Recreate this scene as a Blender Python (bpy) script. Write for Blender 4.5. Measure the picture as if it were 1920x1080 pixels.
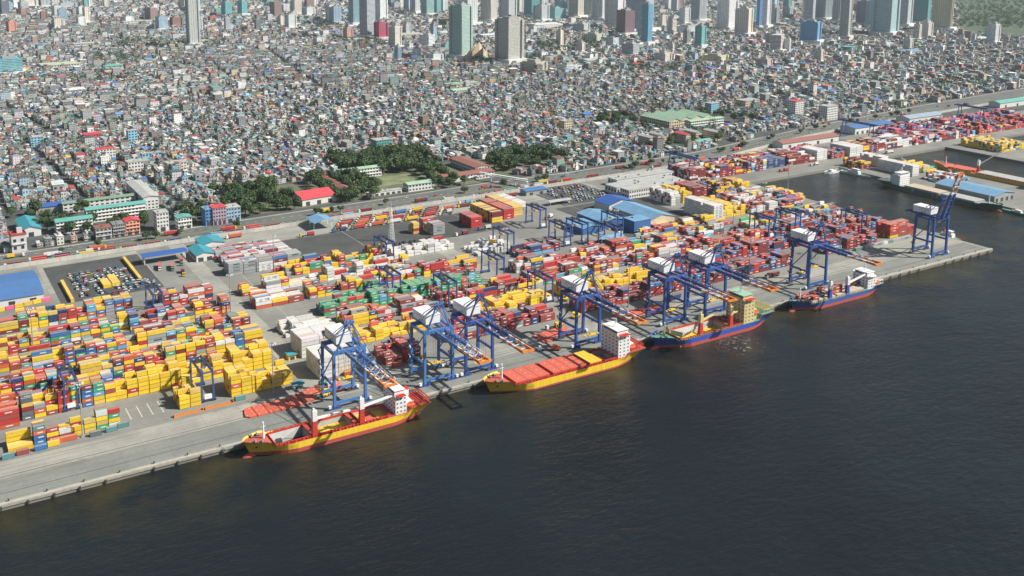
import bpy, math, random
import numpy as np
from mathutils import Vector, Matrix
SC = bpy.context.scene
for o in list(bpy.data.objects): bpy.data.objects.remove(o)
rnd = random.Random(7)
PI = math.pi

# ---------------------------------------------------------------- camera, world, sun, exposure
F, CX, CY, HCAM = 1849.389, 880.0, 213.784, 264.0
HZ, VX1, VX2 = -100.0, 4050.0, -230.0
ax = Vector((VX1-CX, CY-HZ, -F)).normalized()
ay = Vector((VX2-CX, CY-HZ, -F)).normalized()
az = ax.cross(ay).normalized()
RM = Matrix((ax, ay, az))
CAMLOC = Vector((-27.765, -488.438, HCAM))
cam = bpy.data.cameras.new('camera'); camo = bpy.data.objects.new('camera', cam)
SC.collection.objects.link(camo); SC.camera = camo
camo.matrix_world = Matrix.Translation(CAMLOC) @ RM.to_4x4()
cam.sensor_width = 36; cam.lens = 36*F/1920
cam.shift_x = (960-CX)/1920; cam.shift_y = -(540-CY)/1920
cam.clip_start = 5; cam.clip_end = 30000
def G(px, py, z=0.0):
    d = RM @ Vector((px-CX, CY-py, -F)); t = (z-HCAM)/d.z
    return (CAMLOC.x+d.x*t, CAMLOC.y+d.y*t)
def PX(x, y, z=0.0):
    c = RM.transposed() @ (Vector((x, y, z))-CAMLOC)
    if c.z > -1: return (-9999, -9999)
    return (CX+F*c.x/-c.z, CY-F*c.y/-c.z)
def seen(x, y, z=0, m=60):
    p = PX(x, y, z); return -m < p[0] < 1920+m and -m-60 < p[1] < 1080+m

sun_to = Vector((0.80, -0.60, 0.90)).normalized()
elev = math.asin(sun_to.z)
w = bpy.data.worlds.new('World'); SC.world = w; w.use_nodes = True
nt = w.node_tree; bg = nt.nodes['Background']
sky = nt.nodes.new('ShaderNodeTexSky'); sky.sky_type = 'NISHITA'; sky.sun_disc = False
sky.sun_elevation = elev; sky.sun_rotation = math.atan2(sun_to.x, sun_to.y)
sky.air_density = 1.0; sky.dust_density = 1.6; sky.ozone_density = 1.0
nt.links.new(sky.outputs[0], bg.inputs[0]); bg.inputs[1].default_value = 0.06
sl = bpy.data.lights.new('sun', 'SUN'); sl.energy = 5.0; sl.angle = math.radians(0.6); sl.color = (1.0, 0.955, 0.88)
so = bpy.data.objects.new('sun', sl); SC.collection.objects.link(so)
so.rotation_euler = sun_to.to_track_quat('Z', 'Y').to_euler(); so.location = (0, 0, 600)
SC.view_settings.view_transform = 'Standard'; SC.view_settings.look = 'None'
SC.view_settings.gamma = 1; SC.view_settings.exposure = 0.42
try: SC.cycles.volume_bounces = 1
except Exception: pass

# ---------------------------------------------------------------- helpers
COL = SC.collection
MATS = {}
def _nodes(name):
    m = bpy.data.materials.new(name); m.use_nodes = True
    n = m.node_tree.nodes; l = m.node_tree.links
    return m, n, l, n['Principled BSDF']
def mixc(n, l, fac, a, b, mode='MIX'):
    x = n.new('ShaderNodeMix'); x.data_type = 'RGBA'; x.blend_type = mode
    for s, v in ((0, fac), (6, a), (7, b)):
        if hasattr(v, 'is_linked'): l.new(v, x.inputs[s])
        else: x.inputs[s].default_value = v if s == 0 else (tuple(v)+(1,))[:4]
    return x.outputs[2]
def noise(n, l, scale, detail=4, rough=.55, vec=None):
    t = n.new('ShaderNodeTexNoise'); t.inputs['Scale'].default_value = scale
    t.inputs['Detail'].default_value = detail; t.inputs['Roughness'].default_value = rough
    if vec is not None: l.new(vec, t.inputs['Vector'])
    return t.outputs['Fac']
def ramp(n, l, src, a, b, ca=0.0, cb=1.0):
    r = n.new('ShaderNodeMapRange'); l.new(src, r.inputs[0])
    r.inputs[1].default_value = a; r.inputs[2].default_value = b
    r.inputs[3].default_value = ca; r.inputs[4].default_value = cb
    return r.outputs[0]
def math2(n, l, op, a, b=None):
    t = n.new('ShaderNodeMath'); t.operation = op
    for i, v in enumerate((a, b)):
        if v is None: continue
        if hasattr(v, 'is_linked'): l.new(v, t.inputs[i])
        else: t.inputs[i].default_value = v
    return t.outputs[0]
def pos(n): return n.new('ShaderNodeNewGeometry').outputs['Position']
def mat(name, col, rough=.6, metal=0.0, var=.25, scale=.35, dirt=None, streak=False):
    """plain paint with worn, slightly uneven colour"""
    if name in MATS: return MATS[name]
    m, n, l, b = _nodes(name)
    pp = pos(n)
    if streak:
        mp_ = n.new('ShaderNodeMapping'); mp_.inputs['Scale'].default_value = (2.2, 2.2, .16); l.new(pp, mp_.inputs[0]); pp = mp_.outputs[0]
    f = noise(n, l, scale, 5, .6, pp)
    d = dirt or tuple(c*.55+.05 for c in col)
    fac = ramp(n, l, f, .42, .75, 0, var*2.2)
    l.new(mixc(n, l, fac, col, d), b.inputs['Base Color'])
    b.inputs['Roughness'].default_value = rough; b.inputs['Metallic'].default_value = metal
    MATS[name] = m; return m
def mat_src(name, src, rough=.6, var=.3, scale=.5, dirt=(.22, .2, .18), windows=None, ribs=None, topfade=0.0):
    """colour from the object ('obj') or from a face attribute ('att')"""
    m, n, l, b = _nodes(name)
    if src == 'obj': c = n.new('ShaderNodeObjectInfo').outputs['Color']
    else:
        a = n.new('ShaderNodeAttribute'); a.attribute_name = 'Col'; c = a.outputs['Color']
    p = pos(n)
    f = ramp(n, l, noise(n, l, scale, 5, .65, p), .45, .8, 0, var*1.8)
    c = mixc(n, l, f, c, dirt)
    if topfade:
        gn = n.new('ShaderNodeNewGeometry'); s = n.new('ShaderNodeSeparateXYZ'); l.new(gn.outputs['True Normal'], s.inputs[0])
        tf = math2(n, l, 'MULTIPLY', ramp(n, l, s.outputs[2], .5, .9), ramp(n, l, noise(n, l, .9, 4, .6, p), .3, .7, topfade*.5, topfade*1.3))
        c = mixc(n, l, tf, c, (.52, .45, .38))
    if windows:
        fz, fu, lo, hi, ul, uh, dark = windows
        gn = n.new('ShaderNodeNewGeometry')
        s = n.new('ShaderNodeSeparateXYZ'); l.new(gn.outputs['True Normal'], s.inputs[0])
        q = n.new('ShaderNodeSeparateXYZ'); l.new(p, q.inputs[0])
        u = math2(n, l, 'SUBTRACT', math2(n, l, 'MULTIPLY', q.outputs[0], s.outputs[1]), math2(n, l, 'MULTIPLY', q.outputs[1], s.outputs[0]))
        a1 = math2(n, l, 'FRACT', math2(n, l, 'DIVIDE', q.outputs[2], fz))
        a2 = math2(n, l, 'FRACT', math2(n, l, 'ADD', math2(n, l, 'DIVIDE', u, fu), 500))
        def win(x, lo, hi): return math2(n, l, 'MULTIPLY', math2(n, l, 'GREATER_THAN', x, lo), math2(n, l, 'LESS_THAN', x, hi))
        wv = math2(n, l, 'MULTIPLY', win(a1, lo, hi), win(a2, ul, uh))
        wv = math2(n, l, 'MULTIPLY', wv, math2(n, l, 'LESS_THAN', math2(n, l, 'ABSOLUTE', s.outputs[2]), .5))
        # skip some windows at random
        sn = n.new('ShaderNodeVectorMath'); sn.operation = 'SNAP'; l.new(p, sn.inputs[0]); sn.inputs[1].default_value = (3.1, 3.1, fz)
        wn = n.new('ShaderNodeTexWhiteNoise'); l.new(sn.outputs[0], wn.inputs[0])
        wv = math2(n, l, 'MULTIPLY', wv, ramp(n, l, wn.outputs[0], .1, .5, .35, 1))
        c = mixc(n, l, wv, c, dark)
    l.new(c, b.inputs['Base Color']); b.inputs['Roughness'].default_value = rough
    if ribs:
        wv = n.new('ShaderNodeTexWave'); wv.wave_type = 'BANDS'; wv.bands_direction = 'X'
        tc = n.new('ShaderNodeTexCoord'); l.new(tc.outputs['Object'] if src == 'obj' else p, wv.inputs[0]); wv.inputs['Scale'].default_value = ribs
        bp = n.new('ShaderNodeBump'); bp.inputs['Strength'].default_value = .5; bp.inputs['Distance'].default_value = .05
        l.new(wv.outputs['Fac'], bp.inputs['Height']); l.new(bp.outputs[0], b.inputs['Normal'])
    MATS[name] = m; return m

class MB:
    def __init__(s): s.v = []; s.f = []; s.mi = []; s.c = []
    def face(s, pts, mi=0, col=None):
        k = len(s.v); s.v += [tuple(p) for p in pts]; s.f.append(tuple(range(k, k+len(pts)))); s.mi.append(mi); s.c.append(col)
        return s
    def hexa(s, P, mi=0, col=None, top=None, bottom=True):
        k = len(s.v); s.v += [tuple(p) for p in P]
        F_ = [(0, 1, 5, 4), (1, 2, 6, 5), (2, 3, 7, 6), (3, 0, 4, 7), (4, 5, 6, 7)]
        if bottom: F_.append((3, 2, 1, 0))
        for i, q in enumerate(F_):
            s.f.append(tuple(k+j for j in q)); s.mi.append(top if (top is not None and i == 4) else mi); s.c.append(col)
        return s
    def box(s, cx, cy, cz, sx, sy, sz, rot=0, mi=0, col=None, top=None):
        """cz = bottom"""
        c, n = math.cos(rot), math.sin(rot); P = []
        for z in (cz, cz+sz):
            for a, b in ((-1, -1), (1, -1), (1, 1), (-1, 1)):
                u, v = a*sx/2, b*sy/2; P.append((cx+u*c-v*n, cy+u*n+v*c, z))
        return s.hexa(P, mi, col, top)
    def bar(s, p, q, w, h=None, mi=0, w2=None):
        h = h or w; p = Vector(p); q = Vector(q); d = (q-p)
        if d.length < 1e-6: return s
        d.normalize(); up = Vector((0, 0, 1)) if abs(d.z) < .95 else Vector((0, 1, 0))
        a = d.cross(up).normalized(); b = a.cross(d).normalized(); k2 = (w2/w if w2 else 1)
        P = [p-a*w/2-b*h/2, p+a*w/2-b*h/2, p+a*w/2+b*h/2, p-a*w/2+b*h/2]
        Q = [q-a*w/2*k2-b*h/2*k2, q+a*w/2*k2-b*h/2*k2, q+a*w/2*k2+b*h/2*k2, q-a*w/2*k2+b*h/2*k2]
        return s.hexa(P+Q, mi)
    def cyl(s, p, q, r, n=10, mi=0, r2=None):
        p = Vector(p); q = Vector(q); d = (q-p).normalized(); up = Vector((0, 0, 1)) if abs(d.z) < .95 else Vector((0, 1, 0))
        a = d.cross(up).normalized(); b = a.cross(d); r2 = r if r2 is None else r2; k = len(s.v)
        for c, rr in ((p, r), (q, r2)):
            for i in range(n):
                t = 2*PI*i/n; s.v.append(tuple(c+a*math.cos(t)*rr+b*math.sin(t)*rr))
        for i in range(n):
            j = (i+1) % n; s.f.append((k+i, k+j, k+n+j, k+n+i)); s.mi.append(mi); s.c.append(None)
        s.f.append(tuple(k+n+i for i in range(n))); s.f.append(tuple(k+n-1-i for i in range(n))); s.mi += [mi, mi]; s.c += [None, None]
        return s
    def prism(s, poly, z0, z1, mi=0, top=None):
        n = len(poly); k = len(s.v)
        s.v += [(x, y, z0) for x, y in poly]+[(x, y, z1) for x, y in poly]
        for i in range(n):
            j = (i+1) % n; s.f.append((k+i, k+j, k+n+j, k+n+i)); s.mi.append(mi); s.c.append(None)
        s.f.append(tuple(k+n+i for i in range(n))); s.mi.append(mi if top is None else top); s.c.append(None)
        s.f.append(tuple(k+n-1-i for i in range(n))); s.mi.append(mi); s.c.append(None)
        return s
    def mesh(s, name, mats):
        me = bpy.data.meshes.new(name); me.from_pydata(s.v, [], s.f)
        for m in (mats if isinstance(mats, (list, tuple)) else [mats]): me.materials.append(m)
        me.polygons.foreach_set('material_index', s.mi)
        if any(c is not None for c in s.c):
            a = me.attributes.new('Col', 'FLOAT_COLOR', 'FACE')
            a.data.foreach_set('color', np.array([(tuple(c)+(1,))[:4] if c is not None else (1, 1, 1, 1) for c in s.c], dtype=np.float32).ravel())
        me.update(); return me
    def build(s, name, mats, parent=None, loc=None, color=None):
        return link(name, s.mesh(name, mats), parent, loc, color)
def link(name, me, parent=None, loc=None, color=None, rz=None):
    o = bpy.data.objects.new(name, me); COL.objects.link(o)
    if parent: o.parent = parent
    if loc: o.location = loc
    if rz: o.rotation_euler.z = rz
    if color: o.color = (tuple(color)+(1,))[:4]
    return o
def tag(o, label=None, cat=None, group=None, kind=None):
    if label: o['label'] = label
    if cat: o['category'] = cat
    if group: o['group'] = group
    if kind: o['kind'] = kind
    return o
def empty(name, loc=(0, 0, 0), rz=0):
    o = bpy.data.objects.new(name, None); COL.objects.link(o); o.location = loc; o.rotation_euler.z = rz; o.empty_display_size = 2
    return o
def copy_tree(o, parent=None):
    c = o.copy(); COL.objects.link(c); c.parent = parent
    for ch in o.children: copy_tree(ch, c)
    return c
def text_mesh(txt, size=1.0, bold=0.02):
    cu = bpy.data.curves.new('lettering', 'FONT'); cu.body = txt; cu.size = size; cu.align_x = 'CENTER'; cu.align_y = 'CENTER'
    cu.resolution_u = 1; cu.offset = bold
    ob = bpy.data.objects.new('lettering', cu); COL.objects.link(ob)
    dg = bpy.context.evaluated_depsgraph_get(); me = bpy.data.meshes.new_from_object(ob.evaluated_get(dg))
    bpy.data.objects.remove(ob); return me
ORD = ['', 'first', 'second', 'third', 'fourth', 'fifth', 'sixth', 'seventh', 'eighth', 'ninth', 'tenth', 'eleventh', 'twelfth', 'thirteenth',
       'fourteenth', 'fifteenth', 'sixteenth', 'seventeenth', 'eighteenth', 'nineteenth', 'twentieth']
def orde(k):
    if k <= 20: return ORD[k]
    if k >= 100: return 'hundred and '+orde(k-100) if k > 100 else 'hundredth'
    t = {2: 'twenty', 3: 'thirty', 4: 'forty', 5: 'fifty', 6: 'sixty', 7: 'seventy', 8: 'eighty', 9: 'ninety'}[min(9, k//10)]
    return t+('-'+ORD[k % 10] if k % 10 else '')+('' if k % 10 else 'th')

PAL = dict(yellow=(.84, .56, .025), ochre=(.66, .47, .13), red=(.50, .028, .028), orange=(.62, .12, .04), maroon=(.20, .02, .028), brick=(.35, .065, .05),
           green=(.05, .36, .18), navy=(.015, .05, .16), blue=(.03, .16, .42), sky=(.12, .42, .62), teal=(.10, .26, .26), grey=(.33, .36, .37),
           white=(.72, .72, .70), slate=(.12, .16, .19), cream=(.66, .60, .42), pink=(.75, .12, .28))
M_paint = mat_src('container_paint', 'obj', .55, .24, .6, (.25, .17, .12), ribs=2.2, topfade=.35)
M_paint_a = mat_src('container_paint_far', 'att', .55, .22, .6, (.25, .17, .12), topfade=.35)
M_white = mat('white_paint', (.78, .78, .76), .5, var=.12)
M_black = mat('black_paint', (.02, .02, .022), .5, var=.1)
M_crblue2 = mat('crane_pale_blue', (.07, .19, .46), .45, var=.2, scale=.2)
M_crblue = mat('crane_blue', (.03, .09, .31), .45, var=.14, scale=.2)
M_rtblue = mat('gantry_blue', (.035, .08, .25), .5, var=.2)
M_dark = mat('dark_steel', (.05, .055, .065), .5, var=.2)
M_steel = mat('galvanised_steel', (.38, .40, .41), .4, .3, var=.2)
M_orange = mat('orange_paint', (.74, .24, .05), .5, var=.12)
M_glass = mat('window_glass', (.03, .045, .055), .12, var=.1)
M_tyre = mat('tyre_rubber', (.02, .02, .02), .85, var=.1)
M_yel = mat('yellow_paint', (.82, .54, .04), .5, var=.15)
M_redp = mat('red_paint', (.55, .045, .03), .5, var=.18)
M_hatch = mat('hatch_red', (.62, .13, .08), .6, var=.22, scale=.12)
M_obj = mat_src('vehicle_paint', 'obj', .35, .08, .8)

# ---------------------------------------------------------------- ground, water, roads
def ground_mat(name, c1, c2, sc1, c3=None, lines=None, rough=.9, streak=0.0):
    m, n, l, b = _nodes(name); p = pos(n)
    f = ramp(n, l, noise(n, l, sc1, 7, .62, p), .35, .68)
    c = mixc(n, l, f, c1, c2)
    g = ramp(n, l, noise(n, l, sc1*14, 4, .7, p), .5, .8, 0, .5)
    c = mixc(n, l, g, c, c3 or tuple(x*.6 for x in c1))
    if streak:
        mp = n.new('ShaderNodeMapping'); mp.inputs['Scale'].default_value = (.012, .35, 1); l.new(p, mp.inputs[0])
        s = ramp(n, l, noise(n, l, 1.0, 6, .6, mp.outputs[0]), .48, .72, 0, streak)
        c = mixc(n, l, s, c, tuple(x*.5 for x in c1))
    if lines:
        q = n.new('ShaderNodeSeparateXYZ'); l.new(p, q.inputs[0])
        for ax_, per, wd in lines:
            fr = math2(n, l, 'FRACT', math2(n, l, 'ADD', math2(n, l, 'DIVIDE', q.outputs[ax_], per), 100))
            c = mixc(n, l, math2(n, l, 'MULTIPLY', math2(n, l, 'LESS_THAN', fr, wd/per), .45), c, tuple(x*.45 for x in c1))
    if rough == .9:
        st1 = ramp(n, l, noise(n, l, .055, 6, .7, p), .60, .68, 0, .55); c = mixc(n, l, st1, c, tuple(x*.42 for x in c1))
    l.new(c, b.inputs['Base Color']); b.inputs['Roughness'].default_value = rough
    MATS[name] = m; return m
M_quay = ground_mat('quay_concrete', (.37, .355, .30), (.24, .24, .215), .035, (.2, .2, .19), [(0, 12, .18), (1, 6, .12)], streak=.7)
M_yard = ground_mat('yard_paving', (.27, .265, .23), (.165, .17, .155), .02, (.13, .13, .13), [(0, 12.8, .15)], streak=.5)
M_asph = ground_mat('asphalt', (.15, .155, .145), (.10, .108, .10), .03, (.09, .09, .09), streak=.4)
M_city = ground_mat('city_ground', (.10, .105, .10), (.04, .05, .045), .02)
M_grass = ground_mat('grass', (.10, .17, .06), (.28, .26, .17), .06)
M_cap = mat('quay_cap_concrete', (.46, .43, .36), .9, var=.35, scale=.3)
def struct(o, label, cat): return tag(o, label, cat, None, 'structure')

mw, n, l, b = _nodes('harbour_water'); p = pos(n)
b.inputs['Base Color'].default_value = (.010, .013, .015, 1); b.inputs['Roughness'].default_value = .08; b.inputs['IOR'].default_value = 1.33; b.inputs['Specular IOR Level'].default_value = .27
big = ramp(n, l, noise(n, l, .006, 4, .5, p), .4, .65)
nearq = n.new('ShaderNodeSeparateXYZ'); l.new(p, nearq.inputs[0])
silt = math2(n, l, 'MULTIPLY', ramp(n, l, nearq.outputs[1], -75, -20), ramp(n, l, noise(n, l, .03, 4, .6, p), .42, .7))
l.new(mixc(n, l, silt, mixc(n, l, big, (.009, .011, .013), (.013, .018, .020)), (.040, .034, .012)), b.inputs['Base Color'])
mp = n.new('ShaderNodeMapping'); mp.inputs['Rotation'].default_value = (0, 0, .5); mp.inputs['Scale'].default_value = (.5, 1, 1); l.new(p, mp.inputs[0])
h1 = noise(n, l, .28, 5, .62, mp.outputs[0]); h2 = noise(n, l, .05, 3, .5, mp.outputs[0])
bp = n.new('ShaderNodeBump'); bp.inputs['Strength'].default_value = 1.0; bp.inputs['Distance'].default_value = .8
h3 = noise(n, l, .9, 3, .6, mp.outputs[0])
l.new(math2(n, l, 'ADD', math2(n, l, 'ADD', h1, math2(n, l, 'MULTIPLY', h3, .22)), math2(n, l, 'MULTIPLY', h2, 1.5)), bp.inputs['Height']); l.new(bp.outputs[0], b.inputs['Normal'])
gx, gy = G(1388, 646, -3)
vm = n.new('ShaderNodeVectorMath'); vm.operation = 'DISTANCE'; l.new(p, vm.inputs[0]); vm.inputs[1].default_value = (gx, gy, -3)
foam = math2(n, l, 'MULTIPLY', ramp(n, l, vm.outputs['Value'], 22, 4), ramp(n, l, noise(n, l, .35, 6, .7, p), .55, .66))
silt0 = b.inputs['Base Color'].links[0].from_socket
l.new(mixc(n, l, foam, silt0, (.35, .37, .36)), b.inputs['Base Color'])
WZ = -3.0
struct(MB().face([(-9000, -3000, WZ), (9500, -3000, WZ), (9500, 330, WZ), (-9000, 330, WZ)]).build('harbour_water', mw), 'dark rippled harbour water in front of the terminal quay', 'water')

LAND = [(-9000, 0), (800, 0), (800, 288), (955, 290), (948, 20), (1046, 20), (1046, 298), (1179, 300), (1179, 60), (1309, 60), (1309, 303), (9500, 303), (9500, 420), (-9000, 420)]
mbq = MB(); mbq.prism(LAND, -4.4, 0, 0); struct(mbq.build('terminal_ground', M_yard), 'grey paved ground of the container terminal and its piers', 'ground')
struct(MB().face([(-9000, 419, -.02), (9500, 419, -.02), (9500, 12000, -.02), (-9000, 12000, -.02)]).build('city_ground', M_city), 'dark ground between the crowded city houses', 'ground')
struct(MB().face([(-700, 1.3, .004), (798.5, 1.3, .004), (798.5, 44, .004), (-700, 44, .004)]).build('quay_apron', M_quay), 'stained concrete quay apron with crane rails along the water', 'pavement')
struct(MB().box(50, .6, 0.01, 1500, 1.4, .35).build('quay_edge_kerb', M_cap), 'pale concrete kerb along the edge of the main quay', 'kerb')
k = MB()
k.box(50, -.25, -1.3, 1500, .5, 1.25)
for i in range(-30, 67):
    if rnd.random() < .85: k.box(i*12+rnd.uniform(-.5, .5), -.75, -2.6, .9, .5, 2.2, mi=1)
struct(k.build('quay_fender_wall', [mat('cap_face', (.36, .34, .28), .9, var=.4), mat('fender_dark', (.06, .055, .05), .9)]), 'dark fender blocks on the face of the quay wall', 'quay wall')
rails = MB()
for y in (11, 28): rails.box(50, y, .008, 1490, .35, .05)
struct(rails.build('crane_rails', M_dark), 'pair of dark crane rails running along the quay', 'rail')

WALL = [(-600, 383), (150, 383), (376, 384), (530, 386), (700, 388), (850, 392), (940, 412), (1029, 433), (1190, 456), (1415, 471), (1688, 492), (3500, 640)]
CITY = [(-600, 430), (46, 428), (188, 428), (286, 432), (401, 434), (544, 440), (660, 436), (865, 446), (1122, 492), (1432, 535), (1819, 570), (3500, 745)]
def off(line, d): return [(x, y+d) for x, y in line]
def interp(line, x):
    for (x0, y0), (x1, y1) in zip(line, line[1:]):
        if x0 <= x <= x1: return y0+(y1-y0)*(x-x0)/(x1-x0)
    return line[-1][1] if x > line[-1][0] else line[0][1]
def strip(name, lo, hi, z, m, label, cat):
    mb = MB(); xs = sorted(set([x for x, _ in lo]+[x for x, _ in hi]))
    for a, b_ in zip(xs, xs[1:]):
        mb.face([(a, interp(lo, a), z), (b_, interp(lo, b_), z), (b_, interp(hi, b_), z), (a, interp(hi, a), z)])
    return struct(mb.build(name, m), label, cat)
strip('port_road', off(WALL, 3), off(CITY, -4), .012, M_asph, 'wide asphalt road between the port wall and the city', 'road')
strip('road_median', off(WALL, 22), off(WALL, 27), .13, ground_mat('median_soil', (.14, .16, .09), (.20, .18, .13), .08), 'planted strip along the middle of the port road', 'median')
struct(MB().face([(-700, 3.0, .008), (796, 3.0, .008), (796, 25.5, .008), (-700, 25.5, .008)]).build('quay_truck_lane', ground_mat('worn_concrete', (.25, .255, .225), (.17, .18, .16), .03, (.1, .1, .095), [(0, 12, .15)], streak=.6)), 'darker worn truck lane between the crane rails on the quay', 'road')
ml = MB()
for xx in range(-120, 1900, 9):
    for d in (8.5, 15.5, 34):
        ml.box(xx, interp(WALL, xx)+d, .017, 3.5, .35, .01)
struct(ml.build('road_markings', M_white), 'broken white lane lines on the port road', 'road marking')
strip('pavement', off(CITY, -4), off(CITY, 0), .12, M_quay, 'pale pavement in front of the first row of city houses', 'pavement')
mk = MB()
def flat(x0, y0, x1, y1, z): mk.face([(x0, y0, z), (x1, y0, z), (x1, y1, z), (x0, y1, z)])
for x in (73, 79, 85, 91): flat(x, 58, x+.6, 74, .012)
for y in (28.9, 33, 37.5, 41): flat(-200, y, 790, y+.16, .012)
for x in range(205, 800, 120): flat(x, 46, x+.3, 380, .012)
struct(mk.build('yard_markings', mat('marking_paint', (.55, .53, .42), .8, var=.3)), 'faded paint lines on the terminal paving', 'road marking')
lanes = MB()
for (xa, xb, ya, yb) in ((173, 187, 45, 380), (372, 388, 85, 260), (205, 640, 345, 381), (262, 372, 271, 330), (64, 145, 300, 380), (700, 790, 45, 58)):
    lanes.face([(xa, ya, .008), (xb, ya, .008), (xb, yb, .008), (xa, yb, .008)])
struct(lanes.build('yard_lanes', M_quay), 'paler concrete truck lanes between the container blocks', 'road')
lot = MB()
for (xa, xb, ya, yb) in ((68, 144, 273, 371), (560, 634, 312, 386), (545, 646, 188, 308), (265, 470, 275, 344)):
    lot.face([(xa, ya, .011), (xb, ya, .011), (xb, yb, .011), (xa, yb, .011)])
struct(lot.build('vehicle_yard_asphalt', ground_mat('dark_asphalt', (.085, .088, .085), (.055, .058, .055), .05)), 'dark asphalt of the vehicle yards inside the terminal', 'pavement')

# ---------------------------------------------------------------- quay cranes
def sts_crane(x, label, raised=False, lattice=False, detail='b'):
    root = empty('quay_crane', (x, 11, 0)); tag(root, label, 'crane', 'blue quay cranes along the waterfront')
    W, Gd, Z = 9.6, 17.0, 34.0
    B = M_crblue2 if lattice else M_crblue
    for sx in (-1, 1):
        for y, yb in ((0, 0), (Gd, Gd+1.2)):
            mb = MB(); mb.bar((sx*W*1.02, yb, 1.6), (sx*W, y, Z), 1.5, 1.7, w2=1.5); mb.build('leg', B, root)
            bg_ = MB()
            for k in range(3): bg_.box(sx*(W+(k-1)*2.6), yb, .15, 2.2, 1.1, 1.1, mi=0)
            bg_.box(sx*W, yb, 1.25, 7.2, 1.0, .7, mi=0); bg_.box(sx*(W+3.2), yb-.2, 1.3, 1.6, 1.5, 1.5, mi=1)
            w_ = bg_.build('wheel_bogie', [M_dark if y else M_crblue, M_white], root)
    for y in (0, Gd+1.0): MB().bar((-W, y, 3.6), (W, y, 3.6), 1.1, 1.5).build('sill_beam', B, root)
    for sx in (-1, 1):
        MB().bar((sx*W, 0, 14), (sx*W, Gd+.6, 14), 1.0, 1.4).build('side_beam', B, root)
        MB().cyl((sx*W, 1, 32.5), (sx*W, Gd, 14.5), .38, 8).build('diagonal_brace', M_dark if not lattice else B, root)
    m = MB()
    for y in (0, Gd): m.bar((-W-.7, y, Z), (W+.7, y, Z), 1.6, 2.4)
    for sx in (-1, 1): m.bar((sx*W, 0, Z-.3), (sx*W, Gd, Z-.3), 1.2, 1.7)
    m.build('portal_beam', B, root)
    # A-frame
    ap = (0, -1.0, 51)
    m = MB()
    for sx in (-1, 1):
        m.bar((sx*W*.8, 0, Z+1), (sx*1.6, -1.0, 51), .8, .9); m.bar((sx*W*.55, Gd, Z+1), (sx*1.4, -1.0, 50.6), .5, .6)
    m.bar((-3, -1, 51), (3, -1, 51), 1.0, 1.0); m.bar((-2.2, -1, 48), (2.2, -1, 48), .5)
    for sx in (-1, 1):
        m.cyl((sx*1.2, -1.6, 51.4), (sx*1.2, -.4, 51.4), 1.0, 10)
    m.bar((-3, -2.5, 51.6), (-3, .8, 53), .2); m.bar((3, -2.5, 51.6), (3, .8, 53), .2); m.bar((-3, .8, 53), (3, .8, 53), .15)
    m.build('a_frame', B, root)
    # back girder over the landside
    m = MB()
    for sx in (-1, 1): m.bar((sx*3.3, 0, Z+.2), (sx*3.3, Gd+15, Z+.2), 1.0, 1.8)
    for k in range(5): m.bar((-3.3, Gd+2+k*3, Z-.2), (3.3, Gd+2+k*3, Z-.2), .5)
    m.build('back_girder', B, root)
    m = MB(); m.box(0, Gd+13.5, Z+1.2, 8, 3.2, .3)
    for k in range(7): m.bar((-3.6+k*1.2, Gd+12.5, Z-2.6), (-3.6+k*1.2, Gd+15.5, Z+1), .3)
    for k in range(5): m.cyl((-3.4+k*1.7, Gd+12.2, Z+2), (-2.5+k*1.7, Gd+12.2, Z+2), .8, 8)
    m.build('cable_reel_platform', M_dark, root)
    # machinery house
    hx, hy = (0, Gd-1.5); hw, hl = (10.0, 17.0)
    m = MB(); z0 = Z+2.0
    m.box(hx, hy, z0, hw, hl, 5.2, mi=0)
    m.prism([(hx-hw/2-.25, hy-hl/2-.25), (hx+hw/2+.25, hy-hl/2-.25), (hx+hw/2+.25, hy+hl/2+.25), (hx-hw/2-.25, hy+hl/2+.25)], z0+5.2, z0+5.5, 0)
    hs = m.build('machinery_house', M_white, root)
    d = MB(); d.box(hx-hw/2-.03, hy-3, z0+.3, .12, 1.1, 2.2, mi=0); d.build('door', M_steel, hs)
    for k in range(4): MB().box(hx-hw/2-.04, hy-5.5+k*2.7, z0+3.4, .12, 1.3, .8).build('vent_louvre', M_steel, hs)
    # boom
    bm = empty('boom', (0, -2.0, Z+.2)); bm.parent = root
    if raised: bm.rotation_euler = (math.radians(-74), 0, 0)
    L1, L2, L3 = (24.0, 15.0, 4.0) if raised else (27.0, 20.0, 5.0)
    for nm, a, b_, mt in (('boom_girder', 0, L1, B), ('boom_striped_end', L1, L1+L2, None), ('boom_tip', L1+L2, L1+L2+L3, M_orange)):
        m = MB()
        for sx in (-1, 1):
            if mt is not None: m.bar((sx*3.2, -a, 0), (sx*3.2, -b_, 0), .9, 2.0 if a == 0 else 1.7)
            else:
                for k in range(6):
                    q0, q1 = a+(b_-a)*k/6, a+(b_-a)*(k+1)/6
                    m.bar((sx*3.2, -q0, 0), (sx*3.2, -q1, 0), .8, 1.5, mi=k % 2)
        nn = max(1, int((b_-a)/6))
        for k in range(nn+1):
            q = a+.6+(b_-a-1.2)*k/nn; m.bar((-3.0, -q, -.6), (3.0, -q, -.6), .35, .4, mi=0)
            if lattice and k < nn:
                q2 = a+.6+(b_-a-1.2)*(k+1)/nn; m.bar((-3.0, -q, 1.4), (3.0, -q2, 1.4), .14, mi=0); m.bar((3.0, -q, 1.4), (-3.0, -q2, 1.4), .14, mi=0)
                for sx in (-1, 1): m.bar((sx*3.2, -q, 1.0), (sx*3.2, -q, 2.6), .13, mi=0); m.bar((sx*3.2, -q, 2.6), (sx*3.2, -q2, 2.6), .13, mi=0)
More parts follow.
